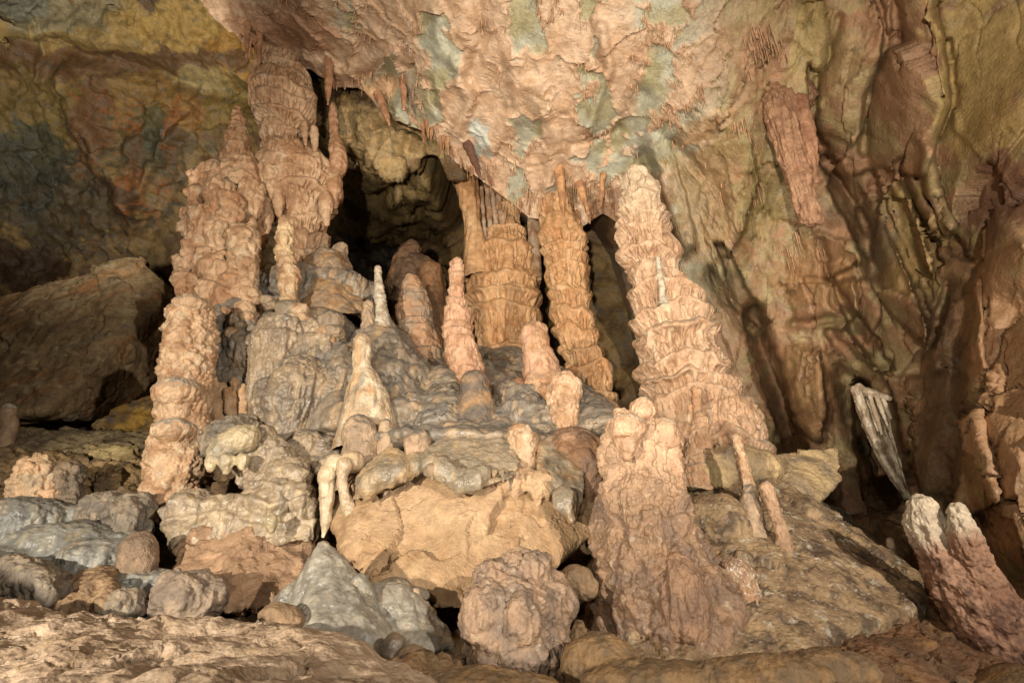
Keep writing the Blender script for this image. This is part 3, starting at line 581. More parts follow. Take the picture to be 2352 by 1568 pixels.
sg([(990, 604, 30), (990, 640, 26), (992, 700, 30), (996, 800, 40)], 6.9, dict(fbm=[(40, 6)]), dict(a=c(136, 98, 66), b=c(112, 84, 60)), 'dim brown capped stump behind the broad ringed stalagmite')
sg([(1050, 594, 16), (1050, 620, 18), (1049, 660, 15), (1048, 685, 20), (1050, 720, 32), (1052, 760, 34), (1058, 800, 36), (1072, 850, 40), (1080, 900, 46)], 5.2, dict(tier=(30, 5, 9, 3), fbm=[(40, 5), (12, 2)], knob=[(20, 3)]), dict(C_COL, a=c(200, 154, 122)), 'finger shaped pink stalagmite with a smooth rounded head, left of the wide orange column')
sg([(831, 768, 16), (831, 800, 20), (833, 846, 22), (838, 880, 36), (844, 930, 54), (846, 985, 68)], 4.5, dict(fbm=[(40, 4), (10, 1.4)], streak=[(14, 3)]), dict(C_PALE, streak=[(c(206, 150, 92), 16, .05, .4, .6), (c(140, 132, 122), 22, .25, .5, .6)]), 'cream and orange cone stalagmite on the front slope of the dark mound')
sg([(1086, 850, 24), (1088, 880, 31), (1092, 920, 40), (1094, 980, 56), (1094, 1030, 90)], 4.6, dict(fbm=[(40, 5)], knob=[(10, 1.5)]), dict(a=c(140, 116, 92), b=c(110, 98, 86), s=40, patch=[(c(180, 136, 92), 34, .1, .4, .6)]), 'grey brown cone stalagmite standing on the middle ledge', M_GRAIN)
sg([(1222, 738, 26), (1226, 765, 30), (1236, 810, 36), (1245, 860, 44), (1250, 910, 60)], 5.0, dict(fbm=[(40, 7), (12, 2)]), dict(C_COL, a=c(200, 156, 126)), 'blunt pink stalagmite in front of the slender orange column')
sg([(1300, 856, 30), (1298, 890, 38), (1296, 920, 36), (1300, 955, 28), (1304, 1000, 32), (1310, 1060, 44)], 4.5, KN((16, 5), (8, 2)), dict(C_KNOB, a=c(206, 164, 130), top=[(WHITE * .9, .6, .95)]), 'club headed knobbly stalagmite with pale top, left of the big front stalagmite')
sg([(1188, 866, 13), (1194, 890, 17), (1204, 930, 22), (1210, 960, 24)], 4.9, dict(fbm=[(30, 3)]), dict(a=c(150, 106, 74), b=c(130, 94, 68)), 'small smooth brown stalagmite between the blunt pink and the club headed ones')
sg([(830, 955, 28), (826, 985, 38), (828, 1030, 40), (828, 1080, 48)], 4.15, dict(fbm=[(36, 6)], knob=[(24, 4)]), C_GREYT, 'fat lumpy stalagmite on the front ledge below the cream cone')
sg([(884, 962, 14), (886, 990, 17), (888, 1040, 24)], 4.15, dict(fbm=[(26, 4)]), C_GREYT, 'short thin stalagmite right of the fat lumpy one on the front ledge')
sg([(958, 986, 26), (958, 1010, 32), (958, 1035, 28), (958, 1075, 24), (958, 1120, 20)], 3.95, dict(fbm=[(30, 5)], knob=[(18, 3)]), dict(C_GREYT, a=c(188, 154, 124)), 'mushroom shaped knob at the front edge between two grey drapes', ext=0)
sg([(1204, 978, 26), (1200, 1005, 34), (1200, 1040, 32), (1206, 1080, 22), (1208, 1110, 14)], 3.95, KN((22, 5), (10, 2)), dict(C_KNOB, a=c(192, 160, 128)), 'knobbly egg shaped knob at the right end of the grey front drape', ext=0)
sg([(1511, 588, 5), (1514, 620, 7), (1519, 650, 8), (1523, 690, 10)], 5.13, dict(tier=(9, 1.6, 6, 0)), C_WHITE, 'tiny pale needle stalagmite growing on the tall tiered column', ext=12)
sg([(1598, 886, 13), (1600, 905, 12), (1602, 940, 10), (1604, 970, 9)], 4.78, KN((12, 3), f=2), C_COL, 'pale bead on the lower front of the tall tiered column', ext=0)
sg([(1611, 946, 14), (1610, 970, 19), (1608, 990, 22), (1604, 1030, 32), (1600, 1080, 40)], 4.5, dict(tier=(22, 4, 8, 4), fbm=[(20, 2)]), C_COL, 'short ringed stalagmite in front of the foot of the tall tiered column')
sg([(1690, 996, 10), (1694, 1020, 12), (1702, 1050, 12), (1714, 1100, 15), (1720, 1120, 16)], 4.0, KN((10, 3), f=2), C_KNOB, 'thin upright stalagmite with white tip on the sloping right rock')
sg([(1752, 1106, 14), (1764, 1130, 16), (1778, 1170, 14), (1796, 1222, 14), (1800, 1240, 15)], 3.6, KN((11, 3), f=3), dict(a=c(186, 150, 118), b=c(166, 130, 100), s=40, top=[(WHITE * .9, .55, .9)]), 'smooth orange brown stick stalagmite lying tilted on the sloping right rock')
sg([(1726, 1112, 14), (1722, 1140, 19), (1726, 1180, 24), (1730, 1220, 30)], 3.75, KN((14, 3), f=3), C_GREYT, 'stubby lump left of the tilted stick stalagmite')
sg([(1690, 1280, 24), (1694, 1310, 32), (1700, 1350, 38)], 3.2, KN((14, 4), (7, 2)), dict(C_KNOB, a=c(150, 118, 92), speck=[(WHITE, 4, .35)]), 'little speckled stump on the sloping right rock beside the big front stalagmite', M_GRAIN)
sg([(18, 930, 16), (18, 970, 19), (12, 1010, 18), (8, 1060, 26)], 5.8, dict(fbm=[(30, 4)]), dict(a=c(176, 144, 114), b=c(150, 116, 88), top=[(WHITE * .85, .5, .9)]), 'short stalagmite with pale head at the left edge of the photo')
sg([(84, 1056, 34), (80, 1090, 44), (78, 1130, 44), (76, 1180, 54)], 4.3, KN((26, 12), (11, 5), f=10), dict(C_PALE, a=c(208, 168, 130)), 'pale lumpy stalagmite above the grey flowstone at lower left')
sg([(150, 1070, 26), (156, 1110, 24), (158, 1150, 22), (160, 1200, 30)], 4.35, KN((22, 10), (10, 4), f=8), dict(a=c(140, 118, 94), b=c(116, 102, 86)), 'grey knobby stump right of the pale lumpy stalagmite')
sg([(322, 1222, 30), (318, 1255, 40), (314, 1310, 40), (308, 1380, 46), (306, 1440, 60)], 3.5, dict(fbm=[(40, 5)], knob=[(7, 2.2)]), dict(a=c(150, 124, 100), b=c(128, 106, 86), s=40), 'grainy brown stalagmite with blunt top at lower left', M_GRAIN)
sg([(955, 1348, 7), (955, 1362, 10), (957, 1385, 14)], 3.0, dict(fbm=[(14, 2)]), C_GREYT, 'tiny stalagmite at the foot of the tan boulder')
sg([(905, 1452, 20), (905, 1475, 26), (904, 1510, 30)], 2.55, dict(fbm=[(40, 3)]), dict(a=c(124, 104, 84), b=c(100, 90, 78)), 'small rounded nub at right foot of the blue grey cone', M_WET)
sg([(944, 1476, 28), (944, 1505, 36), (944, 1550, 40)], 2.5, dict(fbm=[(40, 3)]), dict(a=c(136, 108, 82), b=c(108, 94, 80)), 'egg shaped brown nub right of the small rounded nub', M_WET)
sg([(2043, 1232, 7), (2047, 1255, 9), (2056, 1290, 11), (2066, 1330, 14)], 4.3, dict(fbm=[(16, 2)]), C_GREYT, 'thin stick stalagmite in the dark cleft behind the right boulder')
sg([(824, 1315, 16), (828, 1340, 22), (836, 1390, 30), (846, 1450, 40)], 2.85, dict(fbm=[(30, 4)]), dict(a=c(126, 120, 108), b=c(150, 132, 104)), 'grey side spur leaning on the right flank of the blue grey cone', M_WET)
for k, (pts, Y, st, sp, label, mat, kw) in enumerate(ST):
    stalagmite('stalagmite', pts, Y, st, sp, label, 'stalagmite', 'stalagmites of the cave', mat, 50 + k, **kw)

# big front stalagmite
fs = stalagmite('stalagmite', [(1462, 950, 46), (1462, 980, 66), (1470, 1030, 84), (1474, 1080, 86), (1476, 1130, 96), (1484, 1200, 112), (1500, 1280, 130), (1518, 1360, 156), (1532, 1440, 186), (1540, 1540, 230)], 3.3,
    dict(knob=[(34, 11), (15, 6), (7, 2)], fbm=[(90, 20), (26, 9), (8, 2)], streak=[(18, 9)]), dict(a=c(150, 118, 90), b=c(128, 102, 82), s=60, alt=[(c(192, 156, 124), 1.7, 2.05, .85)], patch=[(c(190, 172, 146), 16, .36, .5, .5), (c(120, 100, 84), 60, .2, .5, .6)]), 'big broad crusty stalagmite in the right foreground with several knobs on top', 'stalagmite', 'stalagmites of the cave', seed=100)
for k, (x, y, rx, ry, yy) in enumerate([(1476, 945, 30, 32, 3.25), (1440, 985, 42, 34, 3.05), (1530, 1000, 32, 40, 3.15), (1546, 1060, 24, 60, 3.15)]):
    V, Fc = fuse([ell(x, y, yy, rx, ry, rx), tube([(x, y, rx * .8), (x, y + ry * 1.4, rx * .5), (x, y + ry * 2.2, rx * .2)], yy, 3, tip=True)], .008, 3)
    finish('knob', V, Fc, dict(knob=[(18, 4)], fbm=[(30, 5), (8, 1.5)]), dict(a=c(192, 154, 122), b=c(172, 134, 104), s=40, top=[(c(200, 180, 154), .5, .9)]), M_DRIP, 110 + k, fs)
V, Fc = tube([(1546, 1270, 24, 3.06), (1560, 1330, 50, 3.0), (1566, 1400, 66, 2.98), (1562, 1500, 60, 2.96)], None, 2.4, tip=True)
finish('ribbed_lobe', V, Fc, dict(streak=[(14, 9)], fbm=[(40, 5), (9, 2)]), dict(a=c(152, 118, 90), b=c(130, 100, 78)), M_DRIP, 118, fs)
# round front mound
parts = [ell(1170, 1400, 2.75, 104, 92, 100), ell(1250, 1390, 2.85, 70, 82, 80), ell(1200, 1310, 2.8, 62, 42, 60), ell(1190, 1490, 2.7, 120, 80, 110), ell(1186, 1275, 2.8, 20, 18, 20), ell(1236, 1290, 2.82, 26, 22, 24), ell(1130, 1330, 2.72, 44, 40, 44), ell(1120, 1420, 2.6, 56, 80, 50), ell(1200, 1440, 2.55, 44, 70, 40)]
o = mass('stalagmite', parts, .008, dict(knob=[(20, 6), (9, 3.4)], fbm=[(60, 13), (20, 5)], streak=[(16, 8)], crack=[(70, 10, .05)]), dict(a=c(160, 130, 104), b=c(136, 114, 96), s=60, patch=[(c(196, 180, 154), 14, .36, .5, .5), (c(120, 104, 92), 60, .2, .6, .4)]), M_DRIP, 120, 5)
tag(o, 'squat rounded stalagmite like a cauliflower at the bottom centre, dotted with white', 'stalagmite', 'stalagmites of the cave')
# blue-grey cone
parts = [tube([(740, 1240, 10, 2.95), (742, 1270, 32, 2.95), (746, 1310, 54, 2.93), (754, 1370, 80, 2.9), (760, 1430, 108, 2.85), (766, 1500, 140, 2.8), (770, 1600, 170, 2.75)], None, 3), tube([(800, 1350, 20, 3.0), (860, 1400, 70, 3.0), (920, 1460, 90, 3.0), (960, 1560, 110, 2.9)], None, 4), tube([(690, 1330, 20, 3.1), (665, 1400, 50, 3.1), (640, 1500, 80, 3.0)], None, 4)]
o = mass('stalagmite', parts, .010, dict(fbm=[(80, 7), (30, 2)], streak=[(26, 9), (9, 2)], ripple=[(7, 1.2)]), dict(a=c(152, 142, 126), b=c(128, 120, 108), s=140, streak=[(c(184, 174, 152), 26, .1, .6, .5), (c(144, 122, 96), 30, .3, .7, .5)]), M_WET, 121, 10)
tag(o, 'smooth blue grey cone stalagmite with broad skirts at the lower centre left', 'stalagmite', 'stalagmites of the cave')
# twin stalagmite lower right
tw = stalagmite('stalagmite', [(2100, 1136, 18), (2114, 1170, 34), (2142, 1230, 46), (2184, 1300, 60), (2244, 1390, 76), (2320, 1490, 94)], 3.2, dict(fbm=[(50, 13), (18, 5), (8, 2)], streak=[(14, 4)]), dict(a=c(184, 142, 114), b=c(156, 116, 92), s=50, alt=[(c(214, 194, 166), 1.46, 1.6, .9)], patch=[(c(96, 64, 52), 34, .05, .3, .75), (c(70, 46, 40), 26, .25, .45, .7)]), 'twin headed stalagmite with cream tips and dark blotched stem in the lower right corner', 'stalagmite', 'stalagmites of the cave', M_ROCK, 122)
stalagmite('second_head', [(2192, 1158, 16), (2200, 1182, 24), (2214, 1230, 32), (2232, 1300, 46, 3.12), (2262, 1390, 70, 3.2), (2310, 1490, 80, 3.25)], 3.05, dict(fbm=[(40, 10), (14, 4)], streak=[(14, 3)]), dict(a=c(176, 134, 106), b=c(150, 110, 86), alt=[(c(214, 194, 166), 1.52, 1.64, .9)]), '', '', seed=123, parent=tw, mat=M_ROCK)

# ================================================================== flowstone
C_FLOW = dict(a=c(150, 132, 110), b=c(128, 116, 102), s=110, streak=[(c(182, 150, 114), 30, .1, .5, .65), (c(100, 94, 88), 26, .2, .6, .5)], top=[(c(118, 112, 104), .35, .85)])
ST_FLOW = dict(tier=(84, 15, 13, 9), fbm=[(70, 8), (22, 1.2)], ripple=[(5, 1.6)], streak=[(24, 6), (10, 2)])
parts = [tube([(872, 722, 10, 5.4), (870, 755, 44, 5.4), (868, 820, 96, 5.4), (862, 900, 140, 5.35), (856, 1000, 176, 5.25), (850, 1050, 190, 5.2)], None, 4),
         block([(600, 1000, 4.75), (900, 1015, 4.4), (1180, 1015, 4.1), (1330, 1020, 4.2), (1400, 1010, 4.6), (1420, 950, 5.3), (1330, 860, 6.0), (1200, 800, 6.5), (1080, 790, 6.5), (960, 800, 6.3), (870, 830, 5.7), (700, 800, 5.6), (560, 770, 5.7)], .8, .9, -.9),
         tube([(1160, 890, 30, 5.2), (1190, 930, 60, 4.95), (1230, 990, 70, 4.6)], None, 4), tube([(1010, 860, 30, 5.4), (1020, 930, 60, 5.0), (1010, 1010, 80, 4.55)], None, 4), tube([(1300, 900, 30, 5.2), (1350, 960, 60, 4.9), (1380, 1030, 80, 4.5)], None, 4),
         ell(700, 690, 6.0, 130, 70, 110), ell(580, 740, 5.7, 90, 80, 90), ell(780, 680, 6.0, 100, 50, 90), ell(1050, 1015, 4.35, 230, 30, 100), ell(700, 790, 5.5, 130, 80, 110), ell(520, 850, 5.5, 60, 120, 60)]
parts += curtain([(480, 800, 5.15), (560, 780, 5.1), (640, 800, 5.0), (740, 800, 5.0), (800, 830, 4.95)], 12, (26, 48), (90, 170), 8)
mound = mass('flowstone_mound', parts, .02, ST_FLOW, C_FLOW, M_WET, 130, 8)
tag(mound, 'great dark grey flowstone mound with a pointed peak carrying many small stalagmites', 'flowstone')
C_LOBE = dict(a=c(166, 142, 114), b=c(140, 124, 106), s=110, streak=[(c(208, 180, 144), 18, .1, .5, .5), (c(120, 96, 76), 14, .2, .6, .5)], top=[(c(124, 116, 106), .35, .85)])
for k, (pts_, nm) in enumerate([
    ([tube([(700, 820, 30, 4.8), (690, 860, 52, 4.75), (672, 920, 64, 4.7), (660, 975, 46, 4.65), (650, 1015, 10, 4.6)], None, 3, tip=True), tube([(620, 870, 24, 4.8), (614, 920, 34, 4.75), (622, 985, 12, 4.7)], None, 3, tip=True), tube([(730, 850, 26, 4.78), (726, 910, 40, 4.74), (712, 985, 12, 4.68)], None, 3, tip=True)], 'striped_lobe'),
    ([tube([(650, 735, 46, 5.15), (650, 790, 70, 5.0), (624, 850, 52, 4.95), (596, 920, 30, 4.9), (580, 985, 10, 4.85)], None, 3, tip=True), tube([(720, 740, 40, 5.15), (736, 790, 54, 5.05), (740, 850, 40, 4.95), (745, 900, 16, 4.9)], None, 3, tip=True)], 'rippled_lobe'),
    ([tube([(790, 810, 26, 4.95), (780, 860, 44, 4.85), (772, 920, 48, 4.78), (774, 990, 12, 4.7)], None, 3, tip=True)], 'grey_lobe'),
    ([tube([(704, 985, 30, 4.5), (702, 1030, 46, 4.48), (702, 1080, 36, 4.45), (706, 1116, 12, 4.4)], None, 3, tip=True), tube([(752, 1000, 18, 4.5), (756, 1040, 30, 4.45), (752, 1100, 36, 4.4), (740, 1180, 40, 4.3)], None, 3)], 'pendant'),
    ([ell(950, 930, 4.75, 46, 30, 40), tube([(938, 920, 22, 4.7), (938, 960, 20, 4.7), (938, 990, 12, 4.7)], None, 3, tip=True), tube([(980, 930, 16, 4.7), (982, 965, 12, 4.7), (982, 985, 5, 4.7)], None, 3, tip=True), ell(1020, 925, 4.75, 60, 26, 40)], 'ledge_drape')]):
    mass(nm, pts_, .013, dict(tier=(70, 11, 12, 8), fbm=[(60, 7), (18, 1)], ripple=[(5, 2)], streak=[(16, 7), (7, 2)]), C_LOBE if k not in (2, 4) else C_FLOW, M_WET, 140 + k, 5, mound)
V, Fc = fuse([ell(500, 745, 5.15, 18, 46, 30), ell(506, 820, 5.1, 24, 56, 30), ell(532, 868, 5.05, 36, 26, 30), ell(540, 704, 5.2, 40, 16, 30)], .012, 4)
finish('crust_arch', V, Fc, dict(knob=[(12, 4)], fbm=[(30, 6), (8, 2)]), dict(a=c(120, 106, 92), b=c(142, 126, 108), s=30), M_GRAIN, 150, mound)
for k, (x, y, r_) in enumerate([(560, 712, 24), (545, 735, 18), (572, 742, 16), (535, 770, 20), (660, 712, 26), (640, 740, 22), (690, 716, 22), (615, 690, 16), (760, 740, 30), (750, 770, 26)]):
    V, Fc = fuse([ell(x, y, 4.95, r_, r_ * .9, r_), ell(x + 8, y + r_ * .8, 4.95, r_ * .8, r_ * .6, r_)], .010, 2)
    finish('knob', V, Fc, dict(fbm=[(20, 4)], knob=[(12, 3)]), C_LOBE if k % 3 else C_KNOB, M_DRIP, 160 + k, mound)
# pale wall of drips under the left lobes
V, Fc = fuse([tube([(488 + i * 17, 866 + 12 * (i % 3), 10), (492 + i * 17, 925, 13), (504 + i * 16, 990 - 9 * (i % 4), 5)], 4.85 + .04 * (i % 2), 3, tip=True) for i in range(8)], .010, 2)
finish('drip_wall', V, Fc, dict(streak=[(9, 4)], fbm=[(30, 5), (8, 2)]), dict(a=c(206, 168, 130), b=c(186, 144, 104), s=40), M_DRIP, 170, mound)

# ---- centre boulder with drapes
bl = block([(820, 1080, 4.0), (960, 1060, 3.9), (1290, 1050, 3.95), (1440, 1110, 4.1), (1420, 1180, 3.95), (1310, 1262, 3.7), (1190, 1335, 3.45), (1080, 1404, 3.25), (870, 1362, 3.25), (800, 1296, 3.45), (765, 1180, 3.85)], 1.3, .8)
bl2 = block([(1180, 1130, 3.95), (1390, 1140, 4.2), (1380, 1170, 4.0), (1330, 1240, 3.75), (1200, 1250, 3.62)], .9, .8)
ctr = mass('boulder', [bl], .011, dict(facet=[(260, 22), (110, 8)], fbm=[(120, 4), (30, 1.2), (10, .7)], crack=[(130, 9, .018)]), dict(a=c(190, 156, 120), b=c(172, 138, 102), s=90, patch=[(c(154, 118, 82), 60, .15, .5, .5), (c(200, 172, 128), 50, .2, .5, .4)]), M_MUD, 180, 1)
tag(ctr, 'large tan undercut boulder with flat clean face below the grey drapes', 'boulder')
o = mass('boulder', [bl2], .010, dict(facet=[(80, 10), (30, 3)], fbm=[(60, 8), (12, 2)], crack=[(60, 8, .05)]), dict(a=c(172, 128, 84), b=c(140, 104, 72), s=50), M_MUD, 181, 3)
tag(o, 'cracked brown rock wedged at the right end of the tan boulder', 'boulder')
def drape(outline, drips, label, sp, Y, seed, vox=.009):
    V, Fc = fuse([block(outline, .5, .8, .05)] + curtain([(p[0], p[1] - 30, p[2] + .05) for p in outline[-1:] + outline[-2:-5:-1]][::1], 9, (12, 26), (24, 44), seed, .03), vox, 7)
    o = finish('flowstone_drape', V, Fc, dict(fbm=[(50, 6), (14, 1.6)], streak=[(14, 4)], ripple=[(5, .7)], knob=[(20, 2)]), sp, M_WET, seed)
    tag(o, label, 'flowstone')
    rg = random.Random(seed)
    drips = [(x + rg.uniform(-5, 5), y0 - 8, y0 + (y1 - y0) * rg.uniform(.3, 1.0), hw * rg.uniform(.6, 1.5)) for x, y0, y1, hw in drips]
    drips += [(x + rg.uniform(-16, 16), y0 + rg.uniform(-4, 2), y0 + rg.uniform(6, 20), rg.uniform(2.5, 5)) for x, y0, y1, hw in drips for _ in (0, 1)]
    for k, (x, y0, y1, hw) in enumerate(drips):
        stalagmite('drip', [(x, y0, hw), (x, (y0 + y1) / 2, hw * .75), (x + rg.uniform(-3, 3), y1, hw * .3)], Y + rg.uniform(-.02, .1), dict(streak=[(8, 2)], fbm=[(14, 2)]), dict(a=c(160, 132, 102), b=c(140, 122, 100)), '', '', seed=seed * 7 + k, parent=o, tip=True)
    return o
C_DR = dict(a=c(166, 146, 120), b=c(142, 128, 108), s=70, streak=[(c(180, 150, 112), 24, .1, .5, .5)])
drape([(808, 1150, 3.62), (812, 1100, 3.72), (850, 1054, 3.85), (890, 1024, 3.95), (944, 1040, 3.9), (958, 1090, 3.66), (920, 1106, 3.58), (880, 1118, 3.56), (846, 1140, 3.56)], [(846, 1110, 1150, 8), (868, 1100, 1130, 7), (890, 1095, 1142, 9), (912, 1092, 1122, 8), (934, 1088, 1114, 6), (826, 1120, 1160, 7)], 'small rounded grey drape at the left front edge above the tan boulder', dict(C_DR, a=c(170, 142, 106)), 3.58, 190)
drape([(974, 1036, 3.85), (1000, 1008, 4.0), (1080, 1004, 4.05), (1176, 1008, 4.0), (1194, 1060, 3.75), (1180, 1096, 3.62), (1120, 1106, 3.56), (1070, 1130, 3.5), (1020, 1108, 3.56), (980, 1084, 3.62)], [(988, 1070, 1110, 8), (1004, 1076, 1100, 6), (1030, 1075, 1150, 10), (1055, 1085, 1130, 12), (1110, 1095, 1120, 7), (1132, 1085, 1116, 8), (1152, 1084, 1112, 7), (1174, 1090, 1130, 7)], 'wide shiny grey apron drape hanging over the top of the tan boulder', C_DR, 3.56, 191)
V, Fc = fuse([block([(1228, 1010, 4.0), (1290, 990, 4.1), (1336, 1050, 3.9), (1346, 1120, 3.7), (1328, 1200, 3.52), (1306, 1204, 3.5), (1262, 1130, 3.62), (1236, 1076, 3.75)], .5, .8, .05), tube([(1290, 1120, 30, 3.62), (1306, 1170, 22, 3.54), (1318, 1204, 6, 3.5)], None, 3, tip=True)], .009, 8)
o = finish('flowstone_drape', V, Fc, dict(fbm=[(50, 7), (16, 2)], streak=[(22, 4)]), dict(C_DR, a=c(150, 116, 82), streak=[(c(176, 154, 126), 22, .05, .4, .6)]), M_WET, 192); tag(o, 'pointed beak shaped brown drape at the right end of the tan boulder', 'flowstone')
V, Fc = fuse([ell(1340, 1080, 4.0, 50, 80, 60), ell(1320, 1030, 4.1, 60, 50, 60), tube([(1340, 1090, 34), (1340, 1140, 26), (1342, 1180, 8)], 3.95, 3, tip=True)], .011, 4)
o = finish('flowstone_drape', V, Fc, dict(knob=[(20, 6)], fbm=[(40, 6)]), dict(a=c(150, 112, 82), b=c(120, 94, 74)), M_DRIP, 193); tag(o, 'bumpy brown drape behind the beak shaped one, left of the big front stalagmite', 'flowstone')
V, Fc = fuse([*curtain([(1130, 1100, 3.74), (1190, 1090, 3.76), (1262, 1090, 3.76)], 11, (10, 20), (40, 90), 77, .04)], .010, 3)
o = finish('flowstone_drape', V, Fc, dict(knob=[(18, 5), (9, 2)], fbm=[(30, 5)]), dict(a=c(190, 156, 120), b=c(168, 132, 98)), M_DRIP, 194); tag(o, 'crumpled tan crust clinging under the egg shaped knob on the tan boulder', 'flowstone')
# bird-head stalactite and neighbours
V, Fc = fuse([ell(752, 1092, 3.72, 23, 26, 26), tube([(790, 1052, 22, 3.8), (768, 1066, 22, 3.75), (752, 1090, 20, 3.72)], None, 3, tip=True), tube([(750, 1100, 18), (751, 1150, 16), (747, 1200, 12), (741, 1238, 3)], 3.72, 3, tip=True)], .008, 5)
o = finish('stalactite', V, Fc, dict(fbm=[(30, 3), (9, 1)], streak=[(10, 2)]), dict(C_PALE, a=c(212, 190, 156)), M_WET, 200); tag(o, 'pale stalactite shaped like a long billed bird head pointing down at the blue grey cone', 'stalactite')
V, Fc = fuse([tube([(796, 1050, 22), (786, 1090, 14), (790, 1130, 12), (806, 1180, 17), (816, 1226, 3)], 3.7, 3, tip=True), ell(808, 1060, 3.8, 30, 26, 30)], .008, 4)
o = finish('stalactite', V, Fc, dict(fbm=[(30, 3)], streak=[(10, 2)]), dict(C_PALE, a=c(190, 166, 134)), M_WET, 201); tag(o, 'pale thin drip with a leaf shaped end, right of the bird head stalactite', 'stalactite')

# ---- left ledge with arch drape and boulder
led = mass('flowstone_ledge', [block([(396, 1190, 3.9), (440, 1140, 3.95), (560, 1130, 4.0), (690, 1120, 4.0), (722, 1190, 3.85), (716, 1244, 3.75), (640, 1232, 3.75), (560, 1220, 3.8), (480, 1236, 3.8), (396, 1262, 3.85)], .7, .8),
      block([(540, 1010, 4.25), (600, 996, 4.25), (640, 1010, 4.25), (690, 1080, 4.1), (722, 1180, 3.9), (600, 1180, 3.85), (560, 1140, 3.95), (580, 1080, 4.05)], .6, .8), *curtain([(400, 1180, 3.95), (440, 1150, 3.98), (520, 1160, 3.95), (600, 1150, 3.92), (660, 1120, 3.95), (712, 1150, 3.95)], 13, (16, 40), (60, 100), 5), *curtain([(560, 1020, 4.2), (620, 1010, 4.2), (680, 1080, 4.08)], 6, (20, 40), (90, 160), 6)], .012,
    dict(tier=(64, 10, 11, 8), fbm=[(60, 9), (20, 2)], streak=[(20, 6)], knob=[(10, 1)], ripple=[(5, 1.2)]), dict(a=c(178, 156, 128), b=c(154, 134, 110), s=90, streak=[(c(206, 180, 140), 20, .1, .5, .55), (c(124, 116, 106), 24, .2, .6, .5)], patch=[(c(120, 106, 92), 60, .25, .6, .5)]), M_WET, 210, 7)
tag(led, 'cream grey draped flowstone ledge at left with an overhanging arch, above a brown boulder', 'flowstone')
V, Fc = fuse([tube([(600, 1004, 34, 4.05), (550, 1010, 36, 4.0), (510, 1030, 30, 3.95), (490, 1060, 20, 3.9)], None, 3, tip=True), tube([(520, 1040, 24), (520, 1065, 18), (520, 1092, 6)], 3.9, 3, tip=True), tube([(490, 1040, 20), (486, 1065, 14), (486, 1084, 5)], 3.9, 3, tip=True), tube([(556, 1040, 22), (556, 1064, 14), (560, 1080, 4)], 3.9, 3, tip=True)], .010, 5)
finish('arch', V, Fc, dict(fbm=[(30, 4), (9, 2)], streak=[(12, 3)]), dict(a=c(196, 174, 138), b=c(150, 136, 112), s=40), M_WET, 211, led)
stalagmite('drip', [(622, 1178, 14), (622, 1200, 15), (624, 1226, 6)], 3.6, dict(fbm=[(20, 2)]), dict(a=c(200, 184, 152), b=c(176, 156, 122)), '', '', seed=212, parent=led, tip=True, mat=M_WET)
o = mass('boulder', [block([(395, 1225, 3.9), (560, 1210, 3.8), (700, 1235, 3.9), (690, 1330, 3.7), (600, 1400, 3.5), (520, 1410, 3.4), (400, 1330, 3.6)], .9, .8)], .011, dict(facet=[(80, 18), (36, 5)], fbm=[(60, 6), (16, 2)], crack=[(70, 5, .04)]), dict(a=c(178, 142, 110), b=c(152, 120, 92), s=60), M_MUD, 213, 2)
tag(o, 'faceted brown boulder under the cream grey flowstone ledge at left', 'boulder')
o = mass('boulder', [ell(430, 1380, 3.2, 74, 64, 70), ell(480, 1370, 3.2, 40, 40, 40), ell(400, 1350, 3.2, 36, 40, 40)], .009, dict(fbm=[(50, 14), (14, 4)], knob=[(8, 2)], streak=[(14, 5)]), dict(a=c(156, 134, 112), b=c(132, 114, 98), s=50), M_ROCK, 214, 3)
tag(o, 'grainy rounded rock lump right of the grainy stalagmite at lower left', 'boulder')

# ---- lower-left flowstone and lumps
o = mass('flowstone_mound', [ell(60, 1200, 4.1, 90, 60, 90), ell(160, 1260, 3.9, 140, 60, 110), ell(-60, 1240, 4.0, 120, 70, 100), ell(230, 1290, 3.7, 90, 50, 80), ell(40, 1300, 3.7, 140, 50, 100), ell(280, 1260, 3.9, 60, 40, 60), ell(120, 1370, 3.55, 190, 60, 70), ell(300, 1370, 3.5, 110, 70, 60), ell(-80, 1340, 3.6, 160, 80, 80), ell(240, 1200, 4.3, 120, 50, 60), ell(240, 1420, 3.25, 190, 40, 60), ell(60, 1400, 3.3, 180, 40, 60)], .012, dict(tier=(60, 9, 12, 7), fbm=[(70, 10), (24, 2)], streak=[(18, 6)], ripple=[(6, 1.5)]), dict(a=c(142, 138, 128), b=c(116, 112, 104), s=90, streak=[(c(180, 168, 142), 24, .1, .5, .5), (c(150, 128, 98), 30, .25, .6, .5)]), M_WET, 220, 8)
tag(o, 'smooth blue grey rippled flowstone mound at the lower left edge', 'flowstone')
LUMP = dict(a=c(152, 134, 112), b=c(128, 116, 102), s=50, patch=[(c(96, 86, 82), 40, .2, .5, .5), (c(186, 164, 134), 30, .25, .5, .5)])
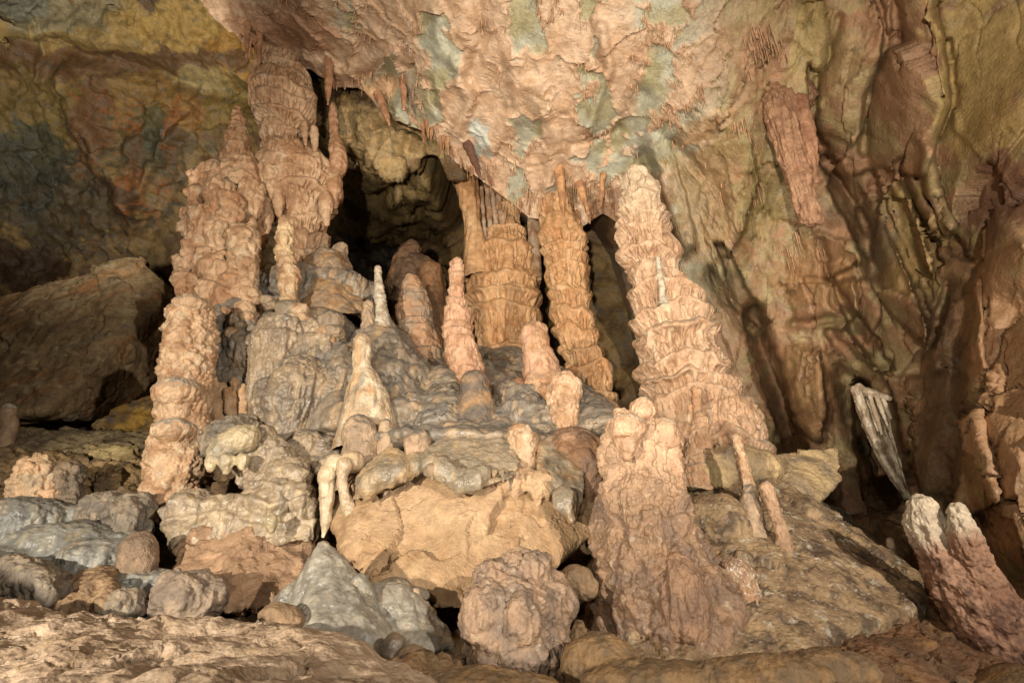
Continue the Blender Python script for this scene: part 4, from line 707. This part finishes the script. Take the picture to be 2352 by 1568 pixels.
for k, (sp_, label) in enumerate([
    ([(250, 1174, 4.2, 66, 46, 50), (310, 1180, 4.1, 50, 50, 46), (215, 1204, 4.15, 34, 40, 34), (280, 1225, 4.02, 64, 40, 46)], 'dark purplish lumpy rock behind the blue grey flowstone mound at lower left'),
    ([(60, 1340, 3.3, 80, 50, 70), (20, 1330, 3.4, 60, 46, 60), (110, 1370, 3.2, 50, 40, 50)], 'grey brown rounded rock heap at the left edge above the muddy foreground'),
    ([(220, 1350, 3.4, 60, 46, 60), (200, 1400, 3.2, 80, 40, 60), (250, 1400, 3.2, 50, 40, 50)], 'dull lumpy rock just left of the grainy stalagmite'),
    ([(280, 1395, 3.1, 50, 40, 44)], 'small round lump at the foot of the grainy stalagmite'),
    ([(560, 985, 4.6, 40, 26, 36), (520, 1005, 4.5, 46, 30, 40), (480, 1020, 4.5, 30, 30, 30)], 'dark crusty rock between the knobbly left column and the arch drape'),
    ([(640, 1410, 2.6, 46, 24, 40), (650, 1425, 2.6, 50, 24, 40)], 'smooth tan hump on the muddy foreground shelf'),
    ([(905, 1350, 3.1, 44, 22, 36), (950, 1365, 3.1, 40, 18, 36)], 'dark little rocks below the left end of the tan boulder'),
    ([(1320, 1330, 3.2, 44, 30, 40), (1340, 1350, 3.2, 40, 26, 36)], 'round brown rock in the gap behind the squat rounded stalagmite')]):
    fl_ = [] if k > 4 or len(sp_) < 2 else curtain(sorted((x, y - ry * .7, Y - .06) for x, y, Y, rx, ry, rz in sp_), 7, (12, 24), (44, 80), 300 + k, .10)
    o = mass('rock_lump', [ell(*s) for s in sp_] + fl_, .010, dict(tier=(46, 8, 10, 6), knob=[(12, 2.5)], fbm=[(50, 10), (16, 3)], streak=[(14, 6)]) if k not in (5, 6, 7) else dict(fbm=[(40, 5), (10, 1)]), LUMP if k not in (2, 5, 7) else dict(a=MUD, b=c(140, 112, 84)), M_ROCK, 230 + k, 5)
    tag(o, label, 'rock')

# ---- left background rocks
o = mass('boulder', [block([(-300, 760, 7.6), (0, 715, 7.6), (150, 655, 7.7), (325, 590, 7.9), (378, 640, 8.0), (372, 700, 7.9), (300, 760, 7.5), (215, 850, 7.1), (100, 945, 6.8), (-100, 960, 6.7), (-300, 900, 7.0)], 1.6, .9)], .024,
    dict(facet=[(140, 12), (44, 3)], fbm=[(60, 6), (14, 1.5)], crack=[(110, 8, .03)]), dict(a=c(166, 136, 98), b=c(140, 114, 82), s=60, top=[(c(192, 172, 134), .35, .75)], band=[(c(160, 112, 70), (.75, .3, .6), 30, .1, .5, .7), (c(110, 112, 100), (.75, .3, .6), 20, .25, .6, .6)]), M_ROCK, 250, 3)  # pale upward faces: the lit upper edge is painted into the colour
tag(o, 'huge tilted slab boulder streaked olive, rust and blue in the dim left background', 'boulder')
o = mass('rock_lump', [block([(215, 975, 6.4), (270, 935, 6.5), (345, 905, 6.6), (385, 930, 6.7), (380, 1000, 6.4), (240, 1000, 6.3)], .7, .8)], .016, dict(facet=[(40, 8)], fbm=[(40, 8), (10, 3)]), dict(a=c(176, 136, 62), b=c(120, 96, 62), s=50, patch=[(c(84, 84, 80), 30, .15, .4, .7)]), M_ROCK, 251, 2)
tag(o, 'yellow rust stained rock on the ledge behind the knobbly left column', 'rock')
o = mass('rock_shelf', [block([(-300, 985, 6.0), (60, 985, 6.1), (360, 992, 6.2), (370, 1030, 5.8), (180, 1060, 5.4), (-300, 1060, 5.3)], 1.4, .95)], .018, dict(facet=[(60, 8)], fbm=[(50, 8), (12, 3)], strata=[((0, .2, 1), 22, 4)]), dict(a=c(150, 130, 96), b=c(110, 94, 72), s=60), M_ROCK, 252, 3)
tag(o, 'flat layered rock shelf at left below the huge tilted slab', 'rock')
o = mass('rock_lump', [block([(203, 1022, 5.2), (305, 1026, 5.2), (312, 1060, 5.1), (215, 1052, 5.1), (203, 1040, 5.1)], .35, .9)], .010, dict(facet=[(36, 5)], fbm=[(24, 4), (8, 1.5)]), dict(a=c(178, 156, 108), b=c(150, 126, 88)), M_ROCK, 253, 1)
tag(o, 'brick shaped pale rock lying on the layered shelf at left', 'rock')
o = mass('rock_shelf', [block([(-300, 1050, 5.2), (100, 1040, 5.2), (360, 1060, 5.2), (370, 1150, 4.8), (250, 1170, 4.6), (-300, 1170, 4.6)], 1.2, .95)], .016, dict(facet=[(60, 16), (28, 6)], fbm=[(50, 10), (14, 4)], crack=[(50, 10, .08)]), dict(a=c(152, 124, 86), b=c(112, 90, 64), s=50), M_ROCK, 254, 2)
tag(o, 'broken ochre rock bank behind the pale lumpy stalagmite at left', 'rock')

# ---- right boulders
C_SL = dict(a=c(166, 138, 104), b=c(142, 116, 88), s=80, patch=[(c(84, 68, 56), 56, .0, .3, .8), (c(186, 150, 100), 60, .25, .55, .5), (c(206, 194, 172), 34, .32, .5, .6)], speck=[(c(176, 160, 136), 4, .5)])
def slab(top, drop=.28, shrink=.93):
    A = np.array([at(*p) for p in top]); m = A.mean(0); B = m + (A - m) * shrink + np.array((0, .04, -drop)); return hull(np.concatenate([A, B]))
SL = [(1600, 1130, 4.3), (1760, 1078, 4.6), (1880, 1150, 4.5), (1990, 1225, 4.3), (2118, 1330, 3.8), (2098, 1392, 3.35), (1960, 1440, 3.05), (1835, 1500, 2.8), (1640, 1560, 2.7), (1440, 1540, 2.8), (1480, 1250, 3.7)]
under = [(x - 60, y + 26, Y + .12) for x, y, Y in SL]
o = mass('boulder', [slab(SL, .22, .95), slab(under, 1.2, .9), ell(1640, 1210, 3.9, 90, 70, 90)], .011, dict(facet=[(170, 14), (60, 4)], fbm=[(110, 8), (30, 3), (10, 1.3)], crack=[(130, 8, .03)]), C_SL, M_ROCK, 260, 1)
tag(o, 'large sloping right boulder with a speckled dark top, carrying thin stalagmites', 'boulder')
o = mass('boulder', [block([(1660, 1110, 4.5), (1700, 1060, 4.7), (1830, 1035, 4.8), (1925, 1030, 4.8), (1932, 1100, 4.6), (1870, 1165, 4.4), (1740, 1160, 4.3)], .8, .8), ell(1680, 1080, 4.7, 110, 60, 90), ell(1620, 1100, 4.6, 70, 70, 70)], .012, dict(facet=[(90, 8), (30, 2)], fbm=[(60, 4), (14, 1.5)]), dict(a=c(186, 158, 116), b=c(162, 138, 106), s=60, patch=[(c(118, 104, 94), 50, .1, .4, .6)]), M_ROCK, 261, 0)
tag(o, 'wedge shaped block jutting right from the foot of the tall tiered column', 'boulder')
o = mass('boulder', [block([(1880, 1150, 4.9), (1960, 1180, 4.8), (1985, 1240, 4.6), (1960, 1260, 4.5), (1870, 1190, 4.6)], .5, .8)], .012, dict(facet=[(40, 6)], fbm=[(30, 5)]), dict(a=c(120, 106, 82), b=c(92, 84, 72)), M_ROCK, 262, 2)
tag(o, 'small grey brown rock below the jutting wedge block at right', 'boulder')
o = mass('boulder', [block([(1830, 1540, 2.7), (1960, 1482, 3.0), (2110, 1424, 3.3), (2170, 1500, 2.9), (2230, 1620, 2.5), (1800, 1650, 2.1)], .7, .9), block([(2080, 1350, 3.8), (2200, 1420, 3.6), (2352, 1500, 3.2), (2500, 1600, 2.8), (2200, 1640, 2.6), (2100, 1500, 3.1)], .7, .9)], .010, dict(facet=[(120, 16), (50, 5)], fbm=[(80, 8), (20, 3)], crack=[(110, 9, .04)]), dict(a=c(132, 96, 68), b=c(108, 82, 60), s=70, patch=[(c(150, 112, 66), 60, .2, .5, .6)]), M_ROCK, 263, 4)
tag(o, 'smooth reddish brown rock in the bottom right corner below the sloping boulder', 'boulder')
o = mass('rock_lump', [ell(1530, 1560, 2.25, 200, 40, 80), ell(1380, 1520, 2.4, 90, 60, 70), ell(1750, 1560, 2.2, 170, 50, 80), ell(1900, 1540, 2.3, 120, 46, 70), ell(1080, 1580, 2.2, 200, 40, 80)], .010, dict(fbm=[(70, 9), (20, 4)], knob=[(14, 2)]), dict(a=c(144, 112, 76), b=c(112, 92, 68), s=60, patch=[(c(160, 124, 82), 60, .2, .5, .5), (c(96, 80, 64), 40, .2, .5, .5)]), M_ROCK, 264, 6)
tag(o, 'low crusty brown rock bank along the bottom edge at centre and right', 'rock')

# ---- muddy foreground shelf
def make_shelf():
    top = [(-700, 1386, 2.95), (-300, 1386, 2.9), (0, 1388, 2.75), (150, 1402, 2.68), (300, 1436, 2.6), (400, 1446, 2.55), (480, 1430, 2.55), (570, 1420, 2.5), (640, 1434, 2.4), (720, 1458, 2.3), (800, 1484, 2.2), (900, 1530, 2.1), (980, 1562, 2.0)]
    pts = [at(*p) for p in top] + [at(*p) for p in [(-700, 1600, 1.5), (0, 1568, 1.55), (500, 1572, 1.5), (900, 1620, 1.5), (0, 1470, 2.1), (500, 1490, 2.0), (-700, 1470, 2.2), (0, 1750, 1.1), (700, 1750, 1.1), (-700, 1750, 1.1)]]
    pts += [at(*p) + np.array((.02, .32, -.22)) for p in top] + [at(*p) + np.array((.10, .75, -.75)) for p in top] + [np.array((.5, y, .7)) for y in (1.1, 1.6, 2.1)] + [np.array((.05, y, 1.02)) for y in (1.1, 1.5)]
    xs = np.arange(-4.2, .55, .0085); ys = np.arange(.95, 3.5, .0085); X, Yy = np.meshgrid(xs, ys)
    z = rbf(pts, np.stack([X.ravel(), Yy.ravel()], 1)); P = np.stack([X.ravel(), Yy.ravel(), z], -1); Fc = gridfaces(len(ys), len(xs), False)
    n = normals(P, Fc)
    if n[:, 2].mean() < 0: Fc = Fc[:, ::-1]
    o = finish('rock_shelf', P, Fc, dict(fbm=[(170, 34), (64, 7), (20, 1.6), (9, .7)], crack=[(110, 14, .05)]), dict(a=c(184, 158, 132), b=c(166, 140, 114), s=110, patch=[(c(140, 114, 88), 60, .2, .5, .5), (c(160, 132, 88), 70, .35, .6, .4)]), M_MUD, 270, u=.0019)
    tag(o, 'pale cracked muddy rock shelf across the bottom left foreground', 'rock')
make_shelf()

# ================================================================== stalactites
def stalactite(x0, y0, x1, y1, hw, Y, sp, label, seed, st=None, group=None, name='stalactite'):
    V, Fc = tube([(x0, y0, hw * 1.3), (x0 * .6 + x1 * .4, y0 * .6 + y1 * .4, hw), (x0 * .25 + x1 * .75, y0 * .25 + y1 * .75, hw * .7), (x1, y1, hw * .2)], Y, 2.0, tip=True, dome=False)
    o = finish(name, V, Fc, st or dict(streak=[(8, 2)], fbm=[(20, 2)]), sp, M_WET, seed); tag(o, label, 'stalactite', group); return o
# the big hanging pair at right
bg = mass('stalactite', [tube([(1776, 190, 14, 4.75), (1782, 250, 26, 4.72), (1804, 330, 25, 4.7), (1830, 410, 23, 4.7), (1852, 480, 21, 4.7), (1868, 518, 15, 4.7)], None, 2.4, tip=True), tube([(1806, 200, 16, 4.72), (1822, 300, 13, 4.66), (1848, 410, 12, 4.66), (1882, 514, 10, 4.66)], None, 2.4, tip=True), ell(1800, 196, 4.95, 46, 34, 50), ell(1830, 230, 4.95, 34, 40, 50), ell(1790, 170, 5.05, 60, 40, 60)], .008, dict(streak=[(9, 6)], fbm=[(40, 5), (10, 1.2)]), dict(a=c(180, 138, 106), b=c(156, 116, 88), s=50, streak=[(c(122, 84, 62), 8, .1, .5, .6)]), M_DRIP, 300, 1)
tag(bg, 'big reddish brown blunt ended stalactite hanging from the right wall', 'stalactite')
stalagmite('side_spike', [(1830, 220, 16), (1848, 290, 18), (1862, 350, 15), (1876, 422, 4)], 4.68, dict(streak=[(8, 5)], fbm=[(30, 3)]), dict(a=c(186, 138, 106), b=c(160, 114, 86)), '', '', seed=301, parent=bg, tip=True)
# white ribbon drapery at right
def blade(left, right, Y, thick=.035, n=120, m=26):
    le = spline(np.linspace(0, 1, len(left)), np.array(left, float), np.linspace(0, 1, n)); ri = spline(np.linspace(0, 1, len(right)), np.array(right, float), np.linspace(0, 1, n))
    t = np.linspace(0, 1, m)
    G = le[:, None] * (1 - t)[None, :, None] + ri[:, None] * t[None, :, None]
    curl = .10 * np.sin(t * math.pi)[None] * np.ones((n, 1)) + .05 * t[None]
    fl = .014 * np.sin(t * 26)[None] * np.linspace(1, .4, n)[:, None]
    front = at(G[..., 0].ravel(), G[..., 1].ravel(), (Y + curl + fl).ravel()).reshape(n, m, 3)
    ed = thick * (0.5 + 1.6 * np.exp(-(t / .12) ** 2))
    back = front + np.array((0, 1, 0)) * ed[None, :, None]
    ring = np.concatenate([front, back[:, ::-1]], 1)
    return ring.reshape(-1, 3), gridfaces(n, 2 * m, True)
V, Fc = fuse([blade([(1964, 886), (1980, 940), (2004, 1000), (2034, 1060), (2064, 1108), (2090, 1146)], [(2032, 910), (2044, 960), (2056, 1010), (2070, 1060), (2083, 1110), (2096, 1150)], 4.6), tube([(1962, 886, 12), (1980, 940, 8), (2004, 1000, 7), (2034, 1060, 7), (2064, 1108, 7), (2092, 1148, 7)], 4.6, 2.4, tip=True), tube([(1962, 888, 11), (2000, 902, 10), (2050, 916, 6)], 4.64, 2.4, tip=True)], .007, 2)
rb = finish('drapery', V, Fc, dict(fbm=[(24, 3), (8, 1)], streak=[(7, 2)]), dict(a=c(184, 166, 140), b=c(146, 124, 100), s=26), M_WET, 310); tag(rb, 'thin pale fluted stone curtain hanging off the right wall above the twin headed stalagmite', 'drapery')
for k, (x0, y0, x1, y1) in enumerate([(1996, 906, 2026, 1000), (2012, 909, 2040, 980), (2026, 912, 2046, 962)]):
    stalagmite('fold', [(x0, y0, 5), ((x0 + x1) / 2, (y0 + y1) / 2, 5), (x1, y1, 2)], 4.62, dict(fbm=[(20, 2)]), dict(a=c(196, 178, 150), b=c(160, 136, 110)), '', '', seed=311 + k, parent=rb, tip=True)

CST = dict(a=c(190, 142, 106), b=c(166, 118, 86), s=30)
named = [(925, 175, 928, 254, 8, 5.55, 'brown club ended stalactite on the bright hollow of the ceiling'), (868, 235, 896, 290, 9, 5.75, 'forked slanting stalactite at the lip of the bright ceiling hollow'), (756, 140, 753, 242, 9, 5.7, 'long stalactite hanging over the needle thin stalagmite'),
    (1283, 392, 1295, 496, 10, 6.1, 'long pale yellow stalactite above the slender orange column'), (1022, 290, 1030, 356, 7, 6.0, 'orange stalactite on the ceiling lip left of the blue patch'), (976, 270, 985, 318, 6, 5.9, 'short stalactite left of the orange one on the ceiling lip'),
    (1072, 345, 1104, 410, 9, 6.0, 'dark brown slanted stalactite under the blue ceiling patch'), (570, 75, 566, 136, 6, 5.4, 'thin straw stalactite at the far left end of the ceiling lip'), (598, 90, 594, 158, 6, 5.5, 'drip tipped stalactite just left of the bulging column'), (1330, 440, 1352, 492, 8, 6.2, 'stalactite with a fringe right of the pale yellow one'), (1385, 420, 1380, 480, 6, 6.0, 'thin spike between the slender orange column and the tall tiered one')]
for k, (x0, y0, x1, y1, hw, Y, label) in enumerate(named):
    stalactite(x0, y0 - 20, x1, y1, hw, Y, dict(CST, a=c(206, 156, 108)) if 'yellow' in label or 'orange' in label else (dict(a=c(110, 76, 60), b=c(90, 66, 56)) if 'dark' in label else CST), label, 330 + k, group='stalactites of the ceiling')
rng = random.Random(9)
liny = lambda x: float(np.interp(x, lip[:, 0], lip[:, 1]))
for k in range(60):
    x = rng.choice([rng.uniform(540, 800), rng.uniform(540, 830), rng.uniform(960, 1130), rng.uniform(1180, 1400)])
    y = liny(x) - rng.uniform(0, 26); Yy = float(rbf(CEIL, np.array([[x, y]]))[0]) - .04; ln = rng.uniform(14, 44)
    stalactite(x, y - 16, x + rng.uniform(-3, 3), y + ln * .7, rng.uniform(2.2, 5), Yy, CST, 'little brown stalactite spike fringing the lower lip of the ceiling', 400 + k, group='small spikes along the ceiling lip')
# soda straws in tufts on the ceiling, too many and too small to count
def straws():
    Vs, Fs, o_ = [], [], 0
    cand = np.array([(rng.uniform(520, 1620), rng.uniform(-60, 500)) for _ in range(9000)] + [(rng.gauss(cx, 22), rng.gauss(cy, 18)) for cx, cy in ((1712, 318), (1705, 430), (1850, 575), (1752, 108), (1230, 440), (1310, 430), (1350, 440)) for _ in range(60)])
    Yc = rbf(CEIL, cand); Pc = at(cand[:, 0], cand[:, 1], Yc); e, idv, _ = plates_of(Pc)
    dens = fbm(Pc / .5, 3)
    for k in range(len(cand)):
        x, y = cand[k]
        if k < 9000 and (e[k] > .075 or dens[k] < (-.05 if x < 900 else .08) or y > liny(x) - 6): continue
        P = Pc[k] + np.array((0, -.02, -.03)); u = float(mpp(P)); ln = u * min(rng.expovariate(1 / 9) + 4, 34); r_ = u * rng.uniform(.8, 1.6)
        th = np.linspace(0, 2 * math.pi, 5, endpoint=False)
        ring = np.stack([np.cos(th), np.sin(th), 0 * th], -1)
        V = np.concatenate([P + ring * r_ * 1.5 + (0, 0, .09), P + ring * r_ + (0, 0, -ln * .5), P + ring * r_ * .3 + (u * rng.uniform(-2, 2), 0, -ln)])
        Vs.append(V); Fs.append(gridfaces(3, 5, True) + o_); o_ += len(V)
    V = np.concatenate(Vs); Fc = np.concatenate(Fs)
    m = np.random.RandomState(1).rand(len(V), 1); o = link('soda_straws', V, Fc, c(216, 172, 134) * m + c(186, 138, 102) * (1 - m), M_WET); o['kind'] = 'stuff'
    tag(o, 'tufts of tiny soda straw stalactites bristling all over the pink ceiling', 'soda straws')
straws()
for o in S.objects:
    if 'base' in o: del o['base']
